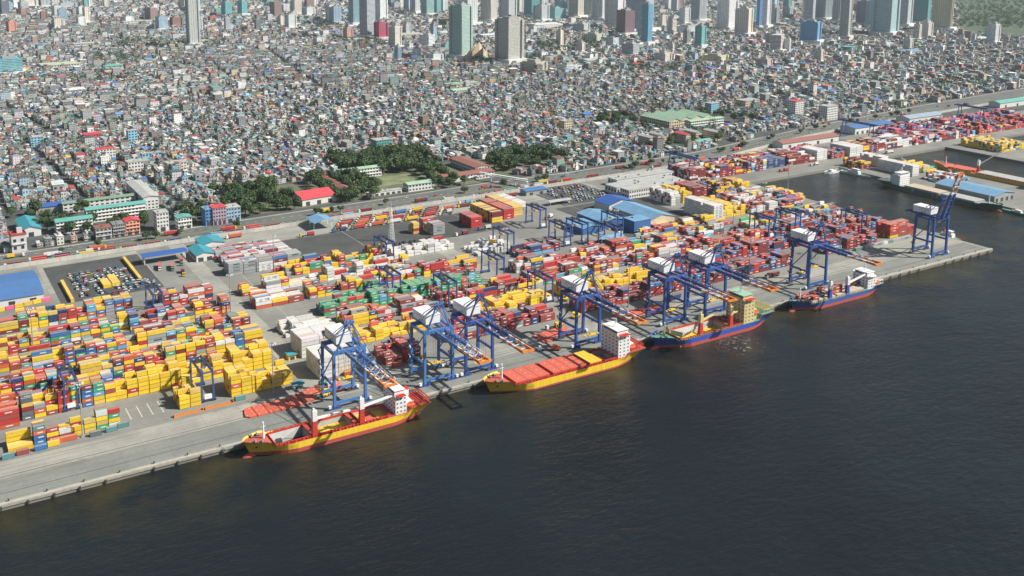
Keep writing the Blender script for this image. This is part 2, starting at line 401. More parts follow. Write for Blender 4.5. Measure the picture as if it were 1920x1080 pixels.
        if nm == 'boom_tip':
            m.box(0, -b_, -.2, 8.0, 2.6, .4); m.bar((-3.9, -b_-1.2, 1.3), (3.9, -b_-1.2, 1.3), .2)
            for sx in (-3.9, 0, 3.9): m.bar((sx, -b_-1.2, 0), (sx, -b_-1.2, 1.3), .2)
        m.build(nm, [M_white, M_orange] if mt is None else mt, bm)
    m = MB()
    for sx in (-3.8, 3.8):
        m.bar((sx, -1, 1.9), (sx, -L1-L2, 1.9), .1)
        for k in range(12): m.bar((sx, -1-k*4, .9), (sx, -1-k*4, 1.9), .1)
    m.build('walkway_railing', M_white, bm)
    m = MB(); q = L1+7
    m.bar((-3.2, -q, .8), (3.2, -q, .8), 1.0, .8)
    m.build('stay_bracket', M_crblue, bm)
    # stays
    m = MB()
    if not raised:
        for sx in (-1, 1):
            m.cyl((sx*1.6, -1.2, 51), (sx*3.1, -2-L1-7, Z+1.2), .22, 6); m.cyl((sx*1.2, -1.2, 51), (sx*3.0, -2-L1+9, Z+1.2), .16, 6)
            m.cyl((sx*1.6, -.8, 51), (sx*3.3, Gd+6, Z+1), .26, 6)
    else:
        for sx in (-1, 1): m.cyl((sx*1.6, -.8, 51), (sx*3.3, Gd+6, Z+1), .3, 6); m.cyl((sx*1.6, -1.4, 51), (sx*3.1, -8, Z+16), .25, 6)
    m.build('stay_cable', M_crblue if lattice else M_dark, root)
    # trolley, cab, spreader
    ty = rnd.choice((-4, 3, 6)) if not raised else 6
    m = MB(); m.box(0, ty, Z-1.6, 6, 5, 1.0); m.box(0, ty, Z-.6, 4, 3, 1.2); m.build('trolley', M_dark, root)
    m = MB(); m.box(2.6, ty-3.2, Z-4.6, 2.0, 2.4, 2.6); c = m.build('driver_cab', M_white, root)
    m = MB(); m.box(2.6, ty-4.43, Z-4.3, 1.7, .1, 1.6); m.build('window', M_glass, c)
    if detail == 'a' or not raised:
        zs = rnd.choice((9, 12, 16)); m = MB(); m.box(0, ty, zs, 6.2, 2.3, .5); m.box(0, ty, zs+.5, 2.5, 1.6, .6)
        for sx in (-1, 1): m.box(sx*5.2, ty, zs, 1.2, 2.3, .4)
        m.build('spreader', M_yel, root)
        m = MB()
        for a in (-1, 1):
            for b_ in (-1, 1): m.bar((a*1.2, ty+b_*.9, zs+1), (a*1.6, ty+b_*1.6, Z-1.6), .1)
        m.build('hoist_rope', M_dark, root)
    # stair tower on the landside leg
    m = MB()
    for k in range(9):
        z0_, z1_ = 3+k*3.3, 3+(k+1)*3.3; ya, yb = (Gd-1.5, Gd+2.5) if k % 2 else (Gd+2.5, Gd-1.5)
        m.bar((-W-1.6, ya, z0_), (-W-1.6, yb, z1_), .7, .15); m.box(-W-1.5, yb, z1_, 1.3, 1.3, .12)
    m.build('access_stair', M_steel if lattice else M_dark, root)
    return root
for x, lb, rs, lt in ((187, 'nearest blue quay crane with whitish lattice boom beside the yellow open-hold ship', 0, 1),
                      (246, 'blue quay crane with lattice boom, left of the close pair behind the yellow ships', 0, 1),
                      (275, 'blue quay crane with smooth twin boom over the bow of the orange-decked ship', 0, 0),
                      (360, 'blue quay crane above the white deckhouse of the orange-decked ship', 0, 0),
                      (437, 'blue quay crane over the open hold of the blue and yellow ship', 0, 0),
                      (476, 'blue quay crane whose boom reaches over the yellow deckhouse of the blue ship', 0, 0),
                      (585, 'blue quay crane beside the small blue ship with a white crane', 0, 0),
                      (739, 'blue quay crane at the quay end with its striped boom raised', 1, 0)):
    sts_crane(x, lb, bool(rs), bool(lt))

# ---------------------------------------------------------------- rubber-tyred yard gantries
def make_rtg():
    root = empty('yard_gantry')
    for y in (0, 23.5):
        for sx in (-1, 1):
            m = MB(); m.bar((sx*3.6, y, 1.4), (sx*3.2, y, 18), .95, .95); m.build('leg', M_rtblue, root)
        m = MB(); m.bar((-4.6, y, 1.6), (4.6, y, 1.6), .9, 1.0); m.bar((-3.3, y, 6.5), (3.3, y, 6.5), .4) if y else None
        for sx in (-4.2, -2.8, 2.8, 4.2):
            m.cyl((sx, y-.35, .75), (sx, y+.35, .75), .75, 10, mi=1)
        m.build('wheel_base', [M_rtblue, M_tyre], root)
    m = MB()
    for sx in (-1, 1): m.bar((sx*3.2, -1, 18.6), (sx*3.2, 24.5, 18.6), .95, 1.5)
    for y in (-.6, 24.1): m.bar((-3.2, y, 18.4), (3.2, y, 18.4), .6, .8)
    m.build('top_girder', M_rtblue, root)
    m = MB(); m.box(0, 15, 19.4, 7.4, 4.6, .4); m.box(-1.3, 15.6, 19.8, 2.6, 2.0, 1.4); m.box(1.8, 14, 19.8, 1.6, 1.6, 1.0)
    for sx in (-3.6, 3.6):
        m.bar((sx, 12.8, 20.8), (sx, 17.2, 20.8), .1)
        for k in range(4): m.bar((sx, 12.8+k*1.45, 19.8), (sx, 12.8+k*1.45, 20.8), .1)
    m.build('trolley', M_dark, root)
    m = MB(); m.box(2.2, 12, 15.6, 1.7, 1.9, 2.2); m.build('driver_cab', M_white, root)
    m = MB(); m.box(0, 15, 13.5, 6.1, 2.2, .4); m.box(0, 15, 13.9, 2, 1.4, .5); m.build('spreader', M_yel, root)
    m = MB(); m.box(0, -.2, 2.2, 4.4, 1.5, 2.4); m.build('power_unit', M_white, root)
    m = MB()
    for sx in (-3.75, 3.75):
        m.bar((sx, -1, 20.2), (sx, 24, 20.2), .09)
        for k in range(9): m.bar((sx, k*2.9, 19.2), (sx, k*2.9, 20.2), .09)
    m.build('walkway_railing', M_dark, root)
    return root
RTG = [(46, 87, 'beside the orange-red tall stack at left front'), (117, 58, 'beside the all-yellow stacks near the quay'), (124, 207, 'at the back of the left block by the car yard'),
       (322, 234, 'over the back rows behind the green containers'), (290, 157, 'standing over the green containers'), (318, 120, 'behind the machinery house of the lattice cranes'),
       (384, 90, 'over the long yellow stacks in the middle block'), (379, 150, 'just past the right end of the green containers'), (425, 206, 'among the white tank stacks'),
       (480, 198, 'leftmost of the pair in front of the blue warehouse'), (494, 256, 'farthest of those left of the blue warehouse'), (498, 196, 'rightmost of the pair in front of the blue warehouse'),
       (541, 199, 'beside the dark blue end of the warehouse'), (515, 170, 'behind the navy and turquoise stacks'), (655, 122, 'over the red stacks left of the light mast'),
       (690, 122, 'middle one of three near the basin edge'), (740, 88, 'nearest to the raised quay crane')]
rt0 = make_rtg()
for i, (x, y, lb) in enumerate(RTG):
    o = rt0 if i == 0 else copy_tree(rt0); o.location = (x, y, 0)
    tag(o, 'blue yard gantry crane '+lb, 'gantry crane', 'wheeled gantry cranes over the container stacks')
def big_gantry(x, y, sp, label, h=24, rz=0):
    root = empty('rail_gantry', (x, y, 0), rz); tag(root, label, 'gantry crane')
    for yy in (0, sp):
        for sx in (-1, 1):
            m = MB(); m.bar((sx*6.5, yy, 1), (sx*3, yy, h-1), .9, .9); m.bar((sx*5.4, yy, 7), (0, yy, 7), .5); m.build('leg', M_rtblue, root)
    m = MB()
    for sx in (-3, 3): m.bar((sx, -8, h), (sx, sp+8, h), 1.0, 1.8)
    m.bar((-3, -8, h), (3, -8, h), .8); m.bar((-3, sp+8, h), (3, sp+8, h), .8); m.build('top_girder', M_rtblue, root)
    m = MB(); m.box(0, sp*.75, h+1, 5, 6, 3); m.build('trolley', M_dark, root)
big_gantry(760, 338, 34, 'blue rail gantry beside the white office building behind the terminal')
big_gantry(1120, 372, 45, 'blue rail gantry next to the blue-roofed shed on the far wharf')
big_gantry(1385, 380, 36, 'distant blue rail gantry among the farthest container stacks')

# ---------------------------------------------------------------- containers
def cont_mesh(L):
    m = MB(); Wd, H = 2.44, 2.6; t = .07
    m.box(0, 0, .09, L-.2, Wd-.12, H-.18)
    for sx in (-1, 1):
        for sy in (-1, 1): m.box(sx*(L/2-.08), sy*(Wd/2-.08), 0, .16, .16, H)
        for z in (0, H-.14): m.box(sx*(L/2-.06), 0, z+.002, .12, Wd-.32, .136)
    for sy in (-1, 1):
        for z in (0, H-.14): m.box(0, sy*(Wd/2-.06), z+.002, L-.32, .12, .136, mi=0 if z else 1)  # bottom side rail coloured dark to paint in the shaded seam between tiers
    for k in range(4): m.box(-L/2-.03, -.75+k*.5, .1, .05, .05, H-.2)
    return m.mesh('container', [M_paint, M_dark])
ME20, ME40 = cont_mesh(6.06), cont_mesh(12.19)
def plate(wd, ht, mats, ring=False):
    m = MB(); r_ = random.Random(int(wd*100)); x = -wd/2
    while x < wd/2-.2:
        a = r_.uniform(.22, .42); m.box(x+a/2, 0, -ht/2, a*.8, .02, ht); x += a
    if ring: pass
    return m.mesh('logo', mats)
def logo_text(txt, size, mt):
    me = text_mesh(txt, size, .03); me.transform(Matrix.Rotation(PI/2, 4, 'X')); me.materials.clear(); me.materials.append(mt); return me
LOGO = {'strip20': plate(3.1, .75, M_white), 'strip40': plate(3.6, .7, M_white), 'MAERSK': logo_text('MAERSK', 1.5, M_black), 'ONE': logo_text('ONE', 1.7, M_black),
        'CMA CGM': logo_text('CMA CGM', 1.3, M_white), 'EVERGREEN': logo_text('EVERGREEN', 1.0, M_white), 'stripB': plate(2.6, .6, M_black)}
def ringmesh():
    m = MB()
    for i in range(12):
        if i == 2: continue
        a, b_ = 2*PI*i/12, 2*PI*(i+1)/12
        P = [(math.cos(t)*r*1.0, -.01, math.sin(t)*r) for t, r in ((a, .75), (b_, .75), (b_, 1.0), (a, 1.0))]; m.face(P)
    return m.mesh('logo', M_black)
LOGO['ring'] = ringmesh()
CONT = []
def pick(pal):
    t = sum(pal.values()); x = rnd.uniform(0, t)
    for k_, v in pal.items():
        x -= v
        if x <= 0: return k_
    return k_
MIX = dict(yellow=30, ochre=9, red=12, brick=12, orange=9, maroon=7, green=7, navy=5, blue=6, sky=4, teal=4, grey=7, slate=4, white=4)
YEL = dict(yellow=84, ochre=7, orange=8, red=4)
MAR = dict(maroon=44, red=20, brick=7, navy=12, blue=14, grey=4)
WHT = dict(white=95, cream=5)
GRN = dict(green=72, brick=8, red=6, sky=5, slate=4, orange=3)
ONEW = dict(white=55, brick=10, red=12, orange=7, yellow=8, grey=5, green=3)
REDM = dict(red=28, brick=14, orange=8, maroon=20, white=12, grey=8, navy=8, yellow=6)
MSK = dict(grey=60, white=20, red=12, blue=5, maroon=5)
R2 = dict(brick=16, red=16, white=22, grey=14, yellow=10, orange=5, navy=9, blue=4, sky=4, green=6, slate=5, maroon=12)
def stacks(block, x0, x1, y0, rows, tmin, tmax, pal, p40=.2, gap=.35, hole=.04, pitch=2.62, coh=.35):
    """bays run along x, rows run inland; returns nothing, fills CONT"""
    x = x0; bays = []
    while x < x1-5.5:
        L = 12.19 if (rnd.random() < p40 and x+12.3 < x1+2) else 6.06
        base = rnd.randint(tmin, tmax); hs = []
        for r in range(rows):
            h = (max(0 if rnd.random() < hole*2 else 1, min(tmax, base+rnd.choice((-1, -1, 0, 0, 0, 0, 1)))) if rnd.random() > hole else max(0, tmin-2)) if hole else (tmax if rnd.random() < .93 or r == 0 else tmax-1)
            hs.append(h)
        bays.append((x+L/2, L, hs)); x += L+gap
    for bi, (cx, L, hs) in enumerate(bays):
        fav = pick(pal)
        for r, h in enumerate(hs):
            rowfav = fav if rnd.random() < .6 else pick(pal)
            for t in range(h):
                c = rowfav if rnd.random() < coh else pick(pal)
                fr = hs[r-1] if r else 0; bk = hs[r+1] if r+1 < rows else 0
                lf = bays[bi-1][2][r] if bi else 0; rt = bays[bi+1][2][r] if bi+1 < len(bays) else 0
                if t == h-1 or t >= fr or (t >= lf and (bi == 0 or lf < h)) or t >= rt or bi == 0:
                    CONT.append(dict(x=cx+rnd.uniform(-.06, .06), y=y0+r*pitch+1.22, z=t*2.62+.02, L=L, c=c, t=t, top=(t == h-1), front=(t >= fr), left=(t >= lf), bay=bi, row=r, blk=block))
# left block
stacks('front strip of the left block', 22, 68, 54, 3, 2, 4, dict(MIX, green=16), .0)
stacks('left end of the front strip', 9, 21.5, 51, 4, 2, 3, YEL, 1)
stacks('yellow corner by the quay gantry', 100, 112.8, 56, 6, 3, 4, YEL, 0)
stacks('yellow front block', 130.5, 170, 56, 6, 3, 5, YEL, .15)
stacks('second row of the left block', 20, 71, 87, 7, 3, 5, MIX, .05)
stacks('tall orange-red end of the second row', 6, 19.2, 82, 7, 4, 5, dict(orange=50, brick=30, red=20), 1)
stacks('yellow part of the second row', 71, 172, 87, 6, 3, 5, YEL, .08)
stacks('third row of the left block', -20, 172, 118, 6, 3, 5, dict(MIX, ochre=18), .08)
stacks('fourth row of the left block', -30, 174, 151, 6, 3, 5, MIX, .1)
stacks('fifth row of the left block', -40, 176, 187, 6, 3, 5, MIX, .12)
stacks('back row of the left block', 22, 115, 231, 6, 3, 4, MIX, .08)
stacks('back row of the left block beyond the gantry', 131, 174, 225, 6, 2, 4, dict(REDM, yellow=22), .3)
stacks('yellow stack by the blue shed', 35, 41.5, 256, 1, 4, 4, YEL, 0)
# middle block
stacks('white reefer block', 185, 210, 52, 9, 4, 5, WHT, 1, hole=0)
stacks('white and grey stacks by the dark red ones', 212, 226, 56, 7, 1, 3, dict(white=60, grey=30, blue=5, yellow=9), .2)
stacks('dark red stack of the middle block', 229, 260, 50, 8, 2, 4, dict(maroon=40, red=35, navy=8, brick=10), 0)
stacks('red and blue stacks behind the twin cranes', 284, 356, 60, 7, 2, 4, dict(MAR, red=40, blue=18), .1)
stacks('long red containers at the corner', 356, 369, 60, 7, 2, 4, dict(red=60, brick=30, maroon=12), 1)
stacks('tall white block', 187, 212, 88, 8, 3, 5, WHT, 1, hole=0)
stacks('yellow and red stacks behind the dark red ones', 228, 284, 90, 6, 2, 4, dict(YEL, orange=20), 0)
stacks('yellow stacks under the yard gantry', 318, 393, 92, 6, 2, 4, YEL, .25)
stacks('low white block', 190, 230, 123, 8, 1, 3, WHT, .3)
stacks('mixed stacks behind the low white block', 232, 402, 122, 6, 2, 4, dict(REDM, yellow=14, grey=12), .18)
stacks('green row of the middle block', 228, 364, 150, 6, 2, 4, GRN, .03)
stacks('left part of the fifth middle row', 190, 232, 188, 6, 2, 3, R2, .6)
stacks('fifth middle row', 232, 330, 188, 6, 2, 4, dict(MIX, white=10), .15)
stacks('right part of the fifth middle row', 330, 380, 188, 6, 2, 4, dict(red=30, maroon=10, brick=14, yellow=12, green=5, grey=6), .5)
stacks('back middle row', 190, 335, 220, 5, 1, 4, dict(ONEW, yellow=35), .3)
stacks('yellow and red row before the asphalt yard', 236, 322, 246, 7, 2, 4, dict(yellow=40, red=14, orange=10, green=8, maroon=8, grey=8, blue=5), .15)
stacks('white tank rack', 330, 392, 243, 7, 2, 3, dict(white=90, grey=10, orange=3), 0, gap=.6)
stacks('grey stacks by the gate', 195, 262, 271, 5, 3, 4, MSK, .9, coh=.6, hole=0)
stacks('flat pile behind the grey stacks', 200, 262, 285, 22, 1, 2, dict(grey=30, white=22, red=22, maroon=14, blue=14), .9, coh=.25)
# centre-back
for (a, b_, y, rw, t0, t1, pl) in ((379, 386, 301, 4, 3, 4, YEL), (393, 406, 288, 11, 3, 4, dict(grey=30, maroon=22, red=30, white=10)), (435, 449, 290, 9, 3, 4, dict(maroon=90, red=20)),
                                  (462, 476, 296, 16, 3, 4, dict(maroon=30, ochre=20, yellow=25)), (478, 491, 300, 18, 3, 4, dict(red=30, brick=30, navy=20)), (492, 506, 306, 20, 3, 4, dict(yellow=40, ochre=30, orange=20)), (507, 520, 322, 16, 2, 3, dict(white=60, grey=20))):
    stacks('deep stacks behind the central asphalt yard', a, b_, y, rw, t0, t1, pl, 1, hole=0, coh=.7)
stacks('navy and turquoise stacks', 424, 470, 192, 5, 2, 4, dict(navy=45, sky=25, maroon=14, red=12), .9)
stacks('white tank stacks under the gantry', 396, 432, 213, 10, 1, 3, dict(white=80, grey=12, yellow=12), 0, gap=.6)
# right half of the terminal
stacks('maroon front row', 392, 500, 60, 6, 3, 4, MAR, .05)
stacks('maroon front row behind the blue ship', 503, 612, 59, 6, 3, 4, dict(MAR, blue=18), .1)
stacks('dark red row before the bare quay', 660, 732, 63, 6, 2, 4, MAR, .12)
stacks('low boxes along the last row', 690, 765, 57, 1, 1, 1, dict(grey=30, teal=30, white=30), .7)
stacks('tall stack at the quay end', 748, 785, 66, 6, 3, 5, dict(brick=50, orange=20, yellow=16, red=14), .9)
stacks('yellow second row behind the maroon row', 400, 505, 92, 6, 2, 3, YEL, .05)
stacks('second maroon row', 506, 650, 93, 6, 2, 4, dict(MAR, red=30), .25)
stacks('second maroon row near the basin', 655, 785, 92, 6, 2, 4, MAR, .1)
stacks('third row of the right block', 390, 520, 124, 6, 2, 4, R2, .25)
stacks('third row of the right block, white and red part', 522, 650, 124, 6, 2, 4, dict(REDM, white=20, yellow=8), .35)
stacks('third row near the basin', 655, 785, 122, 6, 2, 4, dict(MAR, white=12, grey=10, orange=12), .3)
stacks('fourth row of the right block', 400, 520, 156, 6, 2, 4, dict(REDM, white=22, slate=8), .3)
stacks('fourth row behind the warehouse end', 522, 648, 156, 6, 2, 4, R2, .4)
stacks('fourth row near the basin', 660, 785, 154, 6, 2, 4, dict(R2, navy=14, yellow=14), .35)
stacks('fifth row of the right block', 560, 648, 188, 5, 1, 3, dict(R2, yellow=20), .3)
stacks('long white wall of boxes', 650, 664, 190, 16, 5, 6, dict(white=100), 1, hole=0)
stacks('yellow rows beside the white wall', 665, 702, 194, 18, 3, 4, dict(yellow=60, ochre=34, white=5), 0)
stacks('mixed deep rows beside the yellow ones', 703, 742, 192, 20, 2, 4, dict(red=20, white=35, brick=20, maroon=14, grey=8), .3)
stacks('deep rows near the basin', 744, 775, 190, 24, 2, 4, dict(red=30, navy=10, white=25, yellow=16, green=8), .4)
stacks('yellow stacks on the basin edge', 778, 794, 200, 17, 2, 3, dict(yellow=60, ochre=24, orange=8), 0)
stacks('white and maroon deep stacks', 655, 672, 256, 13, 3, 5, dict(white=60, maroon=16, grey=10, red=8), 0)
stacks('yellow deep stacks by the office', 673, 690, 258, 13, 4, 5, dict(yellow=70, ochre=20), 0)
stacks('dark red deep stack by the office', 692, 712, 262, 12, 4, 5, dict(maroon=80, red=20), 1, hole=0)
stacks('mixed deep stacks near the basin head', 722, 758, 260, 12, 3, 5, dict(navy=30, maroon=30, yellow=16, grey=10, blue=8), 0)
stacks('yellow deep stacks near the basin head', 761, 778, 262, 12, 3, 4, YEL, 0)
stacks('basin head row, left part', 748, 775, 328, 14, 4, 5, dict(white=30, maroon=50, red=12), 1, hole=0)
stacks('basin head row', 778, 868, 324, 12, 3, 5, dict(maroon=20, red=20, white=18, navy=12, yellow=14, sky=6), .3)
stacks('basin head back row', 800, 1010, 362, 9, 2, 3, dict(maroon=20, red=22, navy=22, blue=8, white=10, yellow=8, pink=5), .4)
stacks('far wharf row, navy part', 872, 905, 328, 9, 3, 4, dict(navy=70, blue=14, maroon=10), .3)
stacks('far wharf row, dark red part', 907, 958, 326, 11, 3, 5, dict(maroon=50, brick=20, white=14, yellow=8), .5)
stacks('far wharf row, white part', 960, 982, 328, 11, 5, 5, dict(white=96), 1, hole=0)
stacks('far wharf row beyond the white part', 984, 1012, 326, 11, 3, 4, dict(navy=40, orange=20, maroon=20, white=10), .8)
stacks('far wharf white stack', 1014, 1040, 322, 12, 4, 5, dict(white=94), 1, hole=0)
stacks('far wharf yellow and dark red stack', 1042, 1076, 324, 12, 4, 5, dict(maroon=50, yellow=28, blue=8), .8)
stacks('far wharf white and grey stack', 1078, 1150, 328, 12, 3, 5, dict(white=36, grey=12, maroon=22, brick=10, navy=8), .5)
stacks('far wharf navy and pink row', 1155, 1290, 328, 14, 2, 4, dict(maroon=26, red=20, navy=16, white=22, pink=10, sky=5), .4)
stacks('farthest wharf row', 1300, 1500, 330, 14, 2, 5, dict(maroon=34, red=20, navy=22, yellow=10, pink=6, orange=8), .6)
stacks('farthest wharf back row', 1180, 1500, 392, 10, 1, 4, dict(maroon=24, red=20, navy=20, pink=16, blue=8, white=8), .5)
stacks('farthest corner rows', 1500, 1900, 330, 14, 2, 4, dict(maroon=34, red=20, navy=22, yellow=10, pink=6, orange=8), .6)
stacks('white stack on the first pier', 985, 1002, 212, 18, 4, 5, dict(white=98), 1, hole=0)
stacks('white stack at the first pier root', 996, 1010, 262, 12, 4, 5, dict(white=98), 1, hole=0)
stacks('dark stack at the first pier root', 966, 986, 268, 10, 3, 4, dict(maroon=60, yellow=20, green=8), .8)
stacks('yellow stacks on the first pier', 1014, 1040, 218, 14, 2, 3, dict(yellow=60, green=10, red=12, cream=10), .5)
stacks('mixed stacks on the first pier', 985, 1032, 168, 12, 1, 3, dict(white=30, sky=14, maroon=22, red=12, cream=10), .6)
stacks('yellow stacks on the second pier', 1207, 1262, 240, 22, 3, 4, dict(yellow=44, ochre=20, white=6, teal=14, navy=6), .1)
stacks('mixed stacks on the second pier', 1268, 1303, 170, 22, 2, 4, dict(maroon=40, white=24, red=18, grey=10), .7)

for c in CONT:
    p = PX(c['x'], c['y'], c['z']+1.3); d = (Vector((c['x'], c['y'], c['z']))-CAMLOC).length
    c['in'] = -70 < p[0] < 1990 and p[1] < 1150 and p[1] > -50
    c['score'] = (1e6/d/d)*(c['L']*(2.6*.8 if c['front'] else .15)+c['L']*(2.44*.45 if c['top'] else 0))
    c['px'] = p
CONT = [c for c in CONT if c['in']]
CONT.sort(key=lambda c: -c['score'])
IND = CONT[:300]; REST = CONT[300:]
TIER = ['on the ground', 'second tier up', 'third tier up', 'fourth tier up', 'fifth tier up', 'sixth tier up']
CN = dict(yellow='yellow', ochre='dull yellow', red='red', orange='orange', maroon='dark maroon', brick='brick-red', green='green', navy='navy', blue='blue', sky='light blue', teal='teal', grey='grey',
          white='white', slate='slate grey', cream='cream', pink='pink')
def vari(col, s=.10):
    k_ = rnd.uniform(1-s*1.6, 1+s); return tuple(max(0, min(.9, v*k_*rnd.uniform(1-s*.5, 1+s*.5))) for v in col)
def logo_for(c):
    x = rnd.random(); L40 = c['L'] > 8
    if c['c'] == 'white' and L40: return ['ONE'] if x < .35 and c['blk'].find('white') < 0 and c['blk'].find('reefer') < 0 else (['ONE'] if c['blk'] in ('long white wall of boxes',) else [])
    if c['c'] == 'grey': return ['MAERSK'] if x < .6 and L40 else ['strip20'] if x < .4 else []
    if c['c'] == 'green': return ['strip20'] if x < .9 else []
    if c['c'] in ('navy',): return ['CMA CGM'] if L40 and x < .7 else ['strip20'] if x < .6 else []
    if c['c'] in ('red', 'brick', 'maroon', 'orange', 'blue', 'sky', 'teal', 'slate'): return ['strip40' if L40 else 'strip20'] if x < (.5 if L40 else .78) else []
    return []
for c in IND:
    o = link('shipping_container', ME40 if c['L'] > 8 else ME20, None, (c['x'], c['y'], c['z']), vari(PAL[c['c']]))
    lb = ('long ' if c['L'] > 8 else 'short ')+CN[c['c']]+' container'
    c['o'] = o; c['lb'] = lb
    for g in logo_for(c):
        r = link('logo', LOGO[g], o, (0.6 if g != 'ONE' else 2.4, -1.25, 1.4))
        if g == 'ONE': link('logo', LOGO['ring'], o, (-2.2, -1.25, 1.35))
for c in IND:
    lb = '%s, %s, %s bay, row %s, %s' % (c['lb'], TIER[c['t']], orde(c['bay']+1), ['one', 'two', 'three', 'four', 'five', 'six', 'seven', 'eight', 'nine', 'ten', 'eleven', 'twelve'][min(11, c['row'])], c['blk'])
    ws = lb.split(' ')
    if len(ws) > 16: lb = lb.replace(' of the left block', ', left').replace(' of the middle block', ', middle').replace(' container,', ' box,').replace(' tier up', ' tier').replace('the ', '')
    tag(c['o'], ' '.join(lb.split(' ')[:16]), 'shipping container', 'shipping containers stacked in the yard')
# the rest as one object
rb = MB(); tcache = {}
def add_mesh(mb, me, dx, dy, dz, mi):
    if me.name not in tcache:
        tcache[me.name] = ([tuple(v.co) for v in me.vertices], [tuple(p.vertices) for p in me.polygons])
    V, F_ = tcache[me.name]; k_ = len(mb.v)
    mb.v += [(x+dx, y+dy, z+dz) for x, y, z in V]
    for f in F_: mb.f.append(tuple(k_+i for i in f)); mb.mi.append(mi); mb.c.append(None)
for c in REST:
    col = vari(PAL[c['c']]); x, y, z, L = c['x'], c['y'], c['z'], c['L']
    rb.box(x, y, z+.16, L-.12, 2.38, 2.33, 0, 0, col)
    if c['front'] or c['left']: rb.box(x, y, z, L-.3, 2.3, .16, 0, 2, col)  # black strip below the body, painted shade of the gap between tiers
    near = c['score'] > 15
    if c['front']:
        for g in logo_for(c):
            mi = 2 if g in ('ONE', 'MAERSK') else 1
            if g in ('ONE', 'MAERSK') or (near and g == 'CMA CGM'):
                add_mesh(rb, LOGO[g], x+(2.4 if g == 'ONE' else .6), y-1.23, z+1.35, mi)
                if g == 'ONE': add_mesh(rb, LOGO['ring'], x-2.2, y-1.23, z+1.3, 2)
            else: rb.box(x+rnd.uniform(-.3, .6), y-1.22, z+1.1, 2.7 if L < 8 else 3.4, .03, .55, 0, 1)
tag(rb.build('stacked_containers', [M_paint_a, M_white, M_black]), 'thousands of mixed stacked shipping containers filling the farther terminal blocks and piers', 'containers', None, 'stuff')

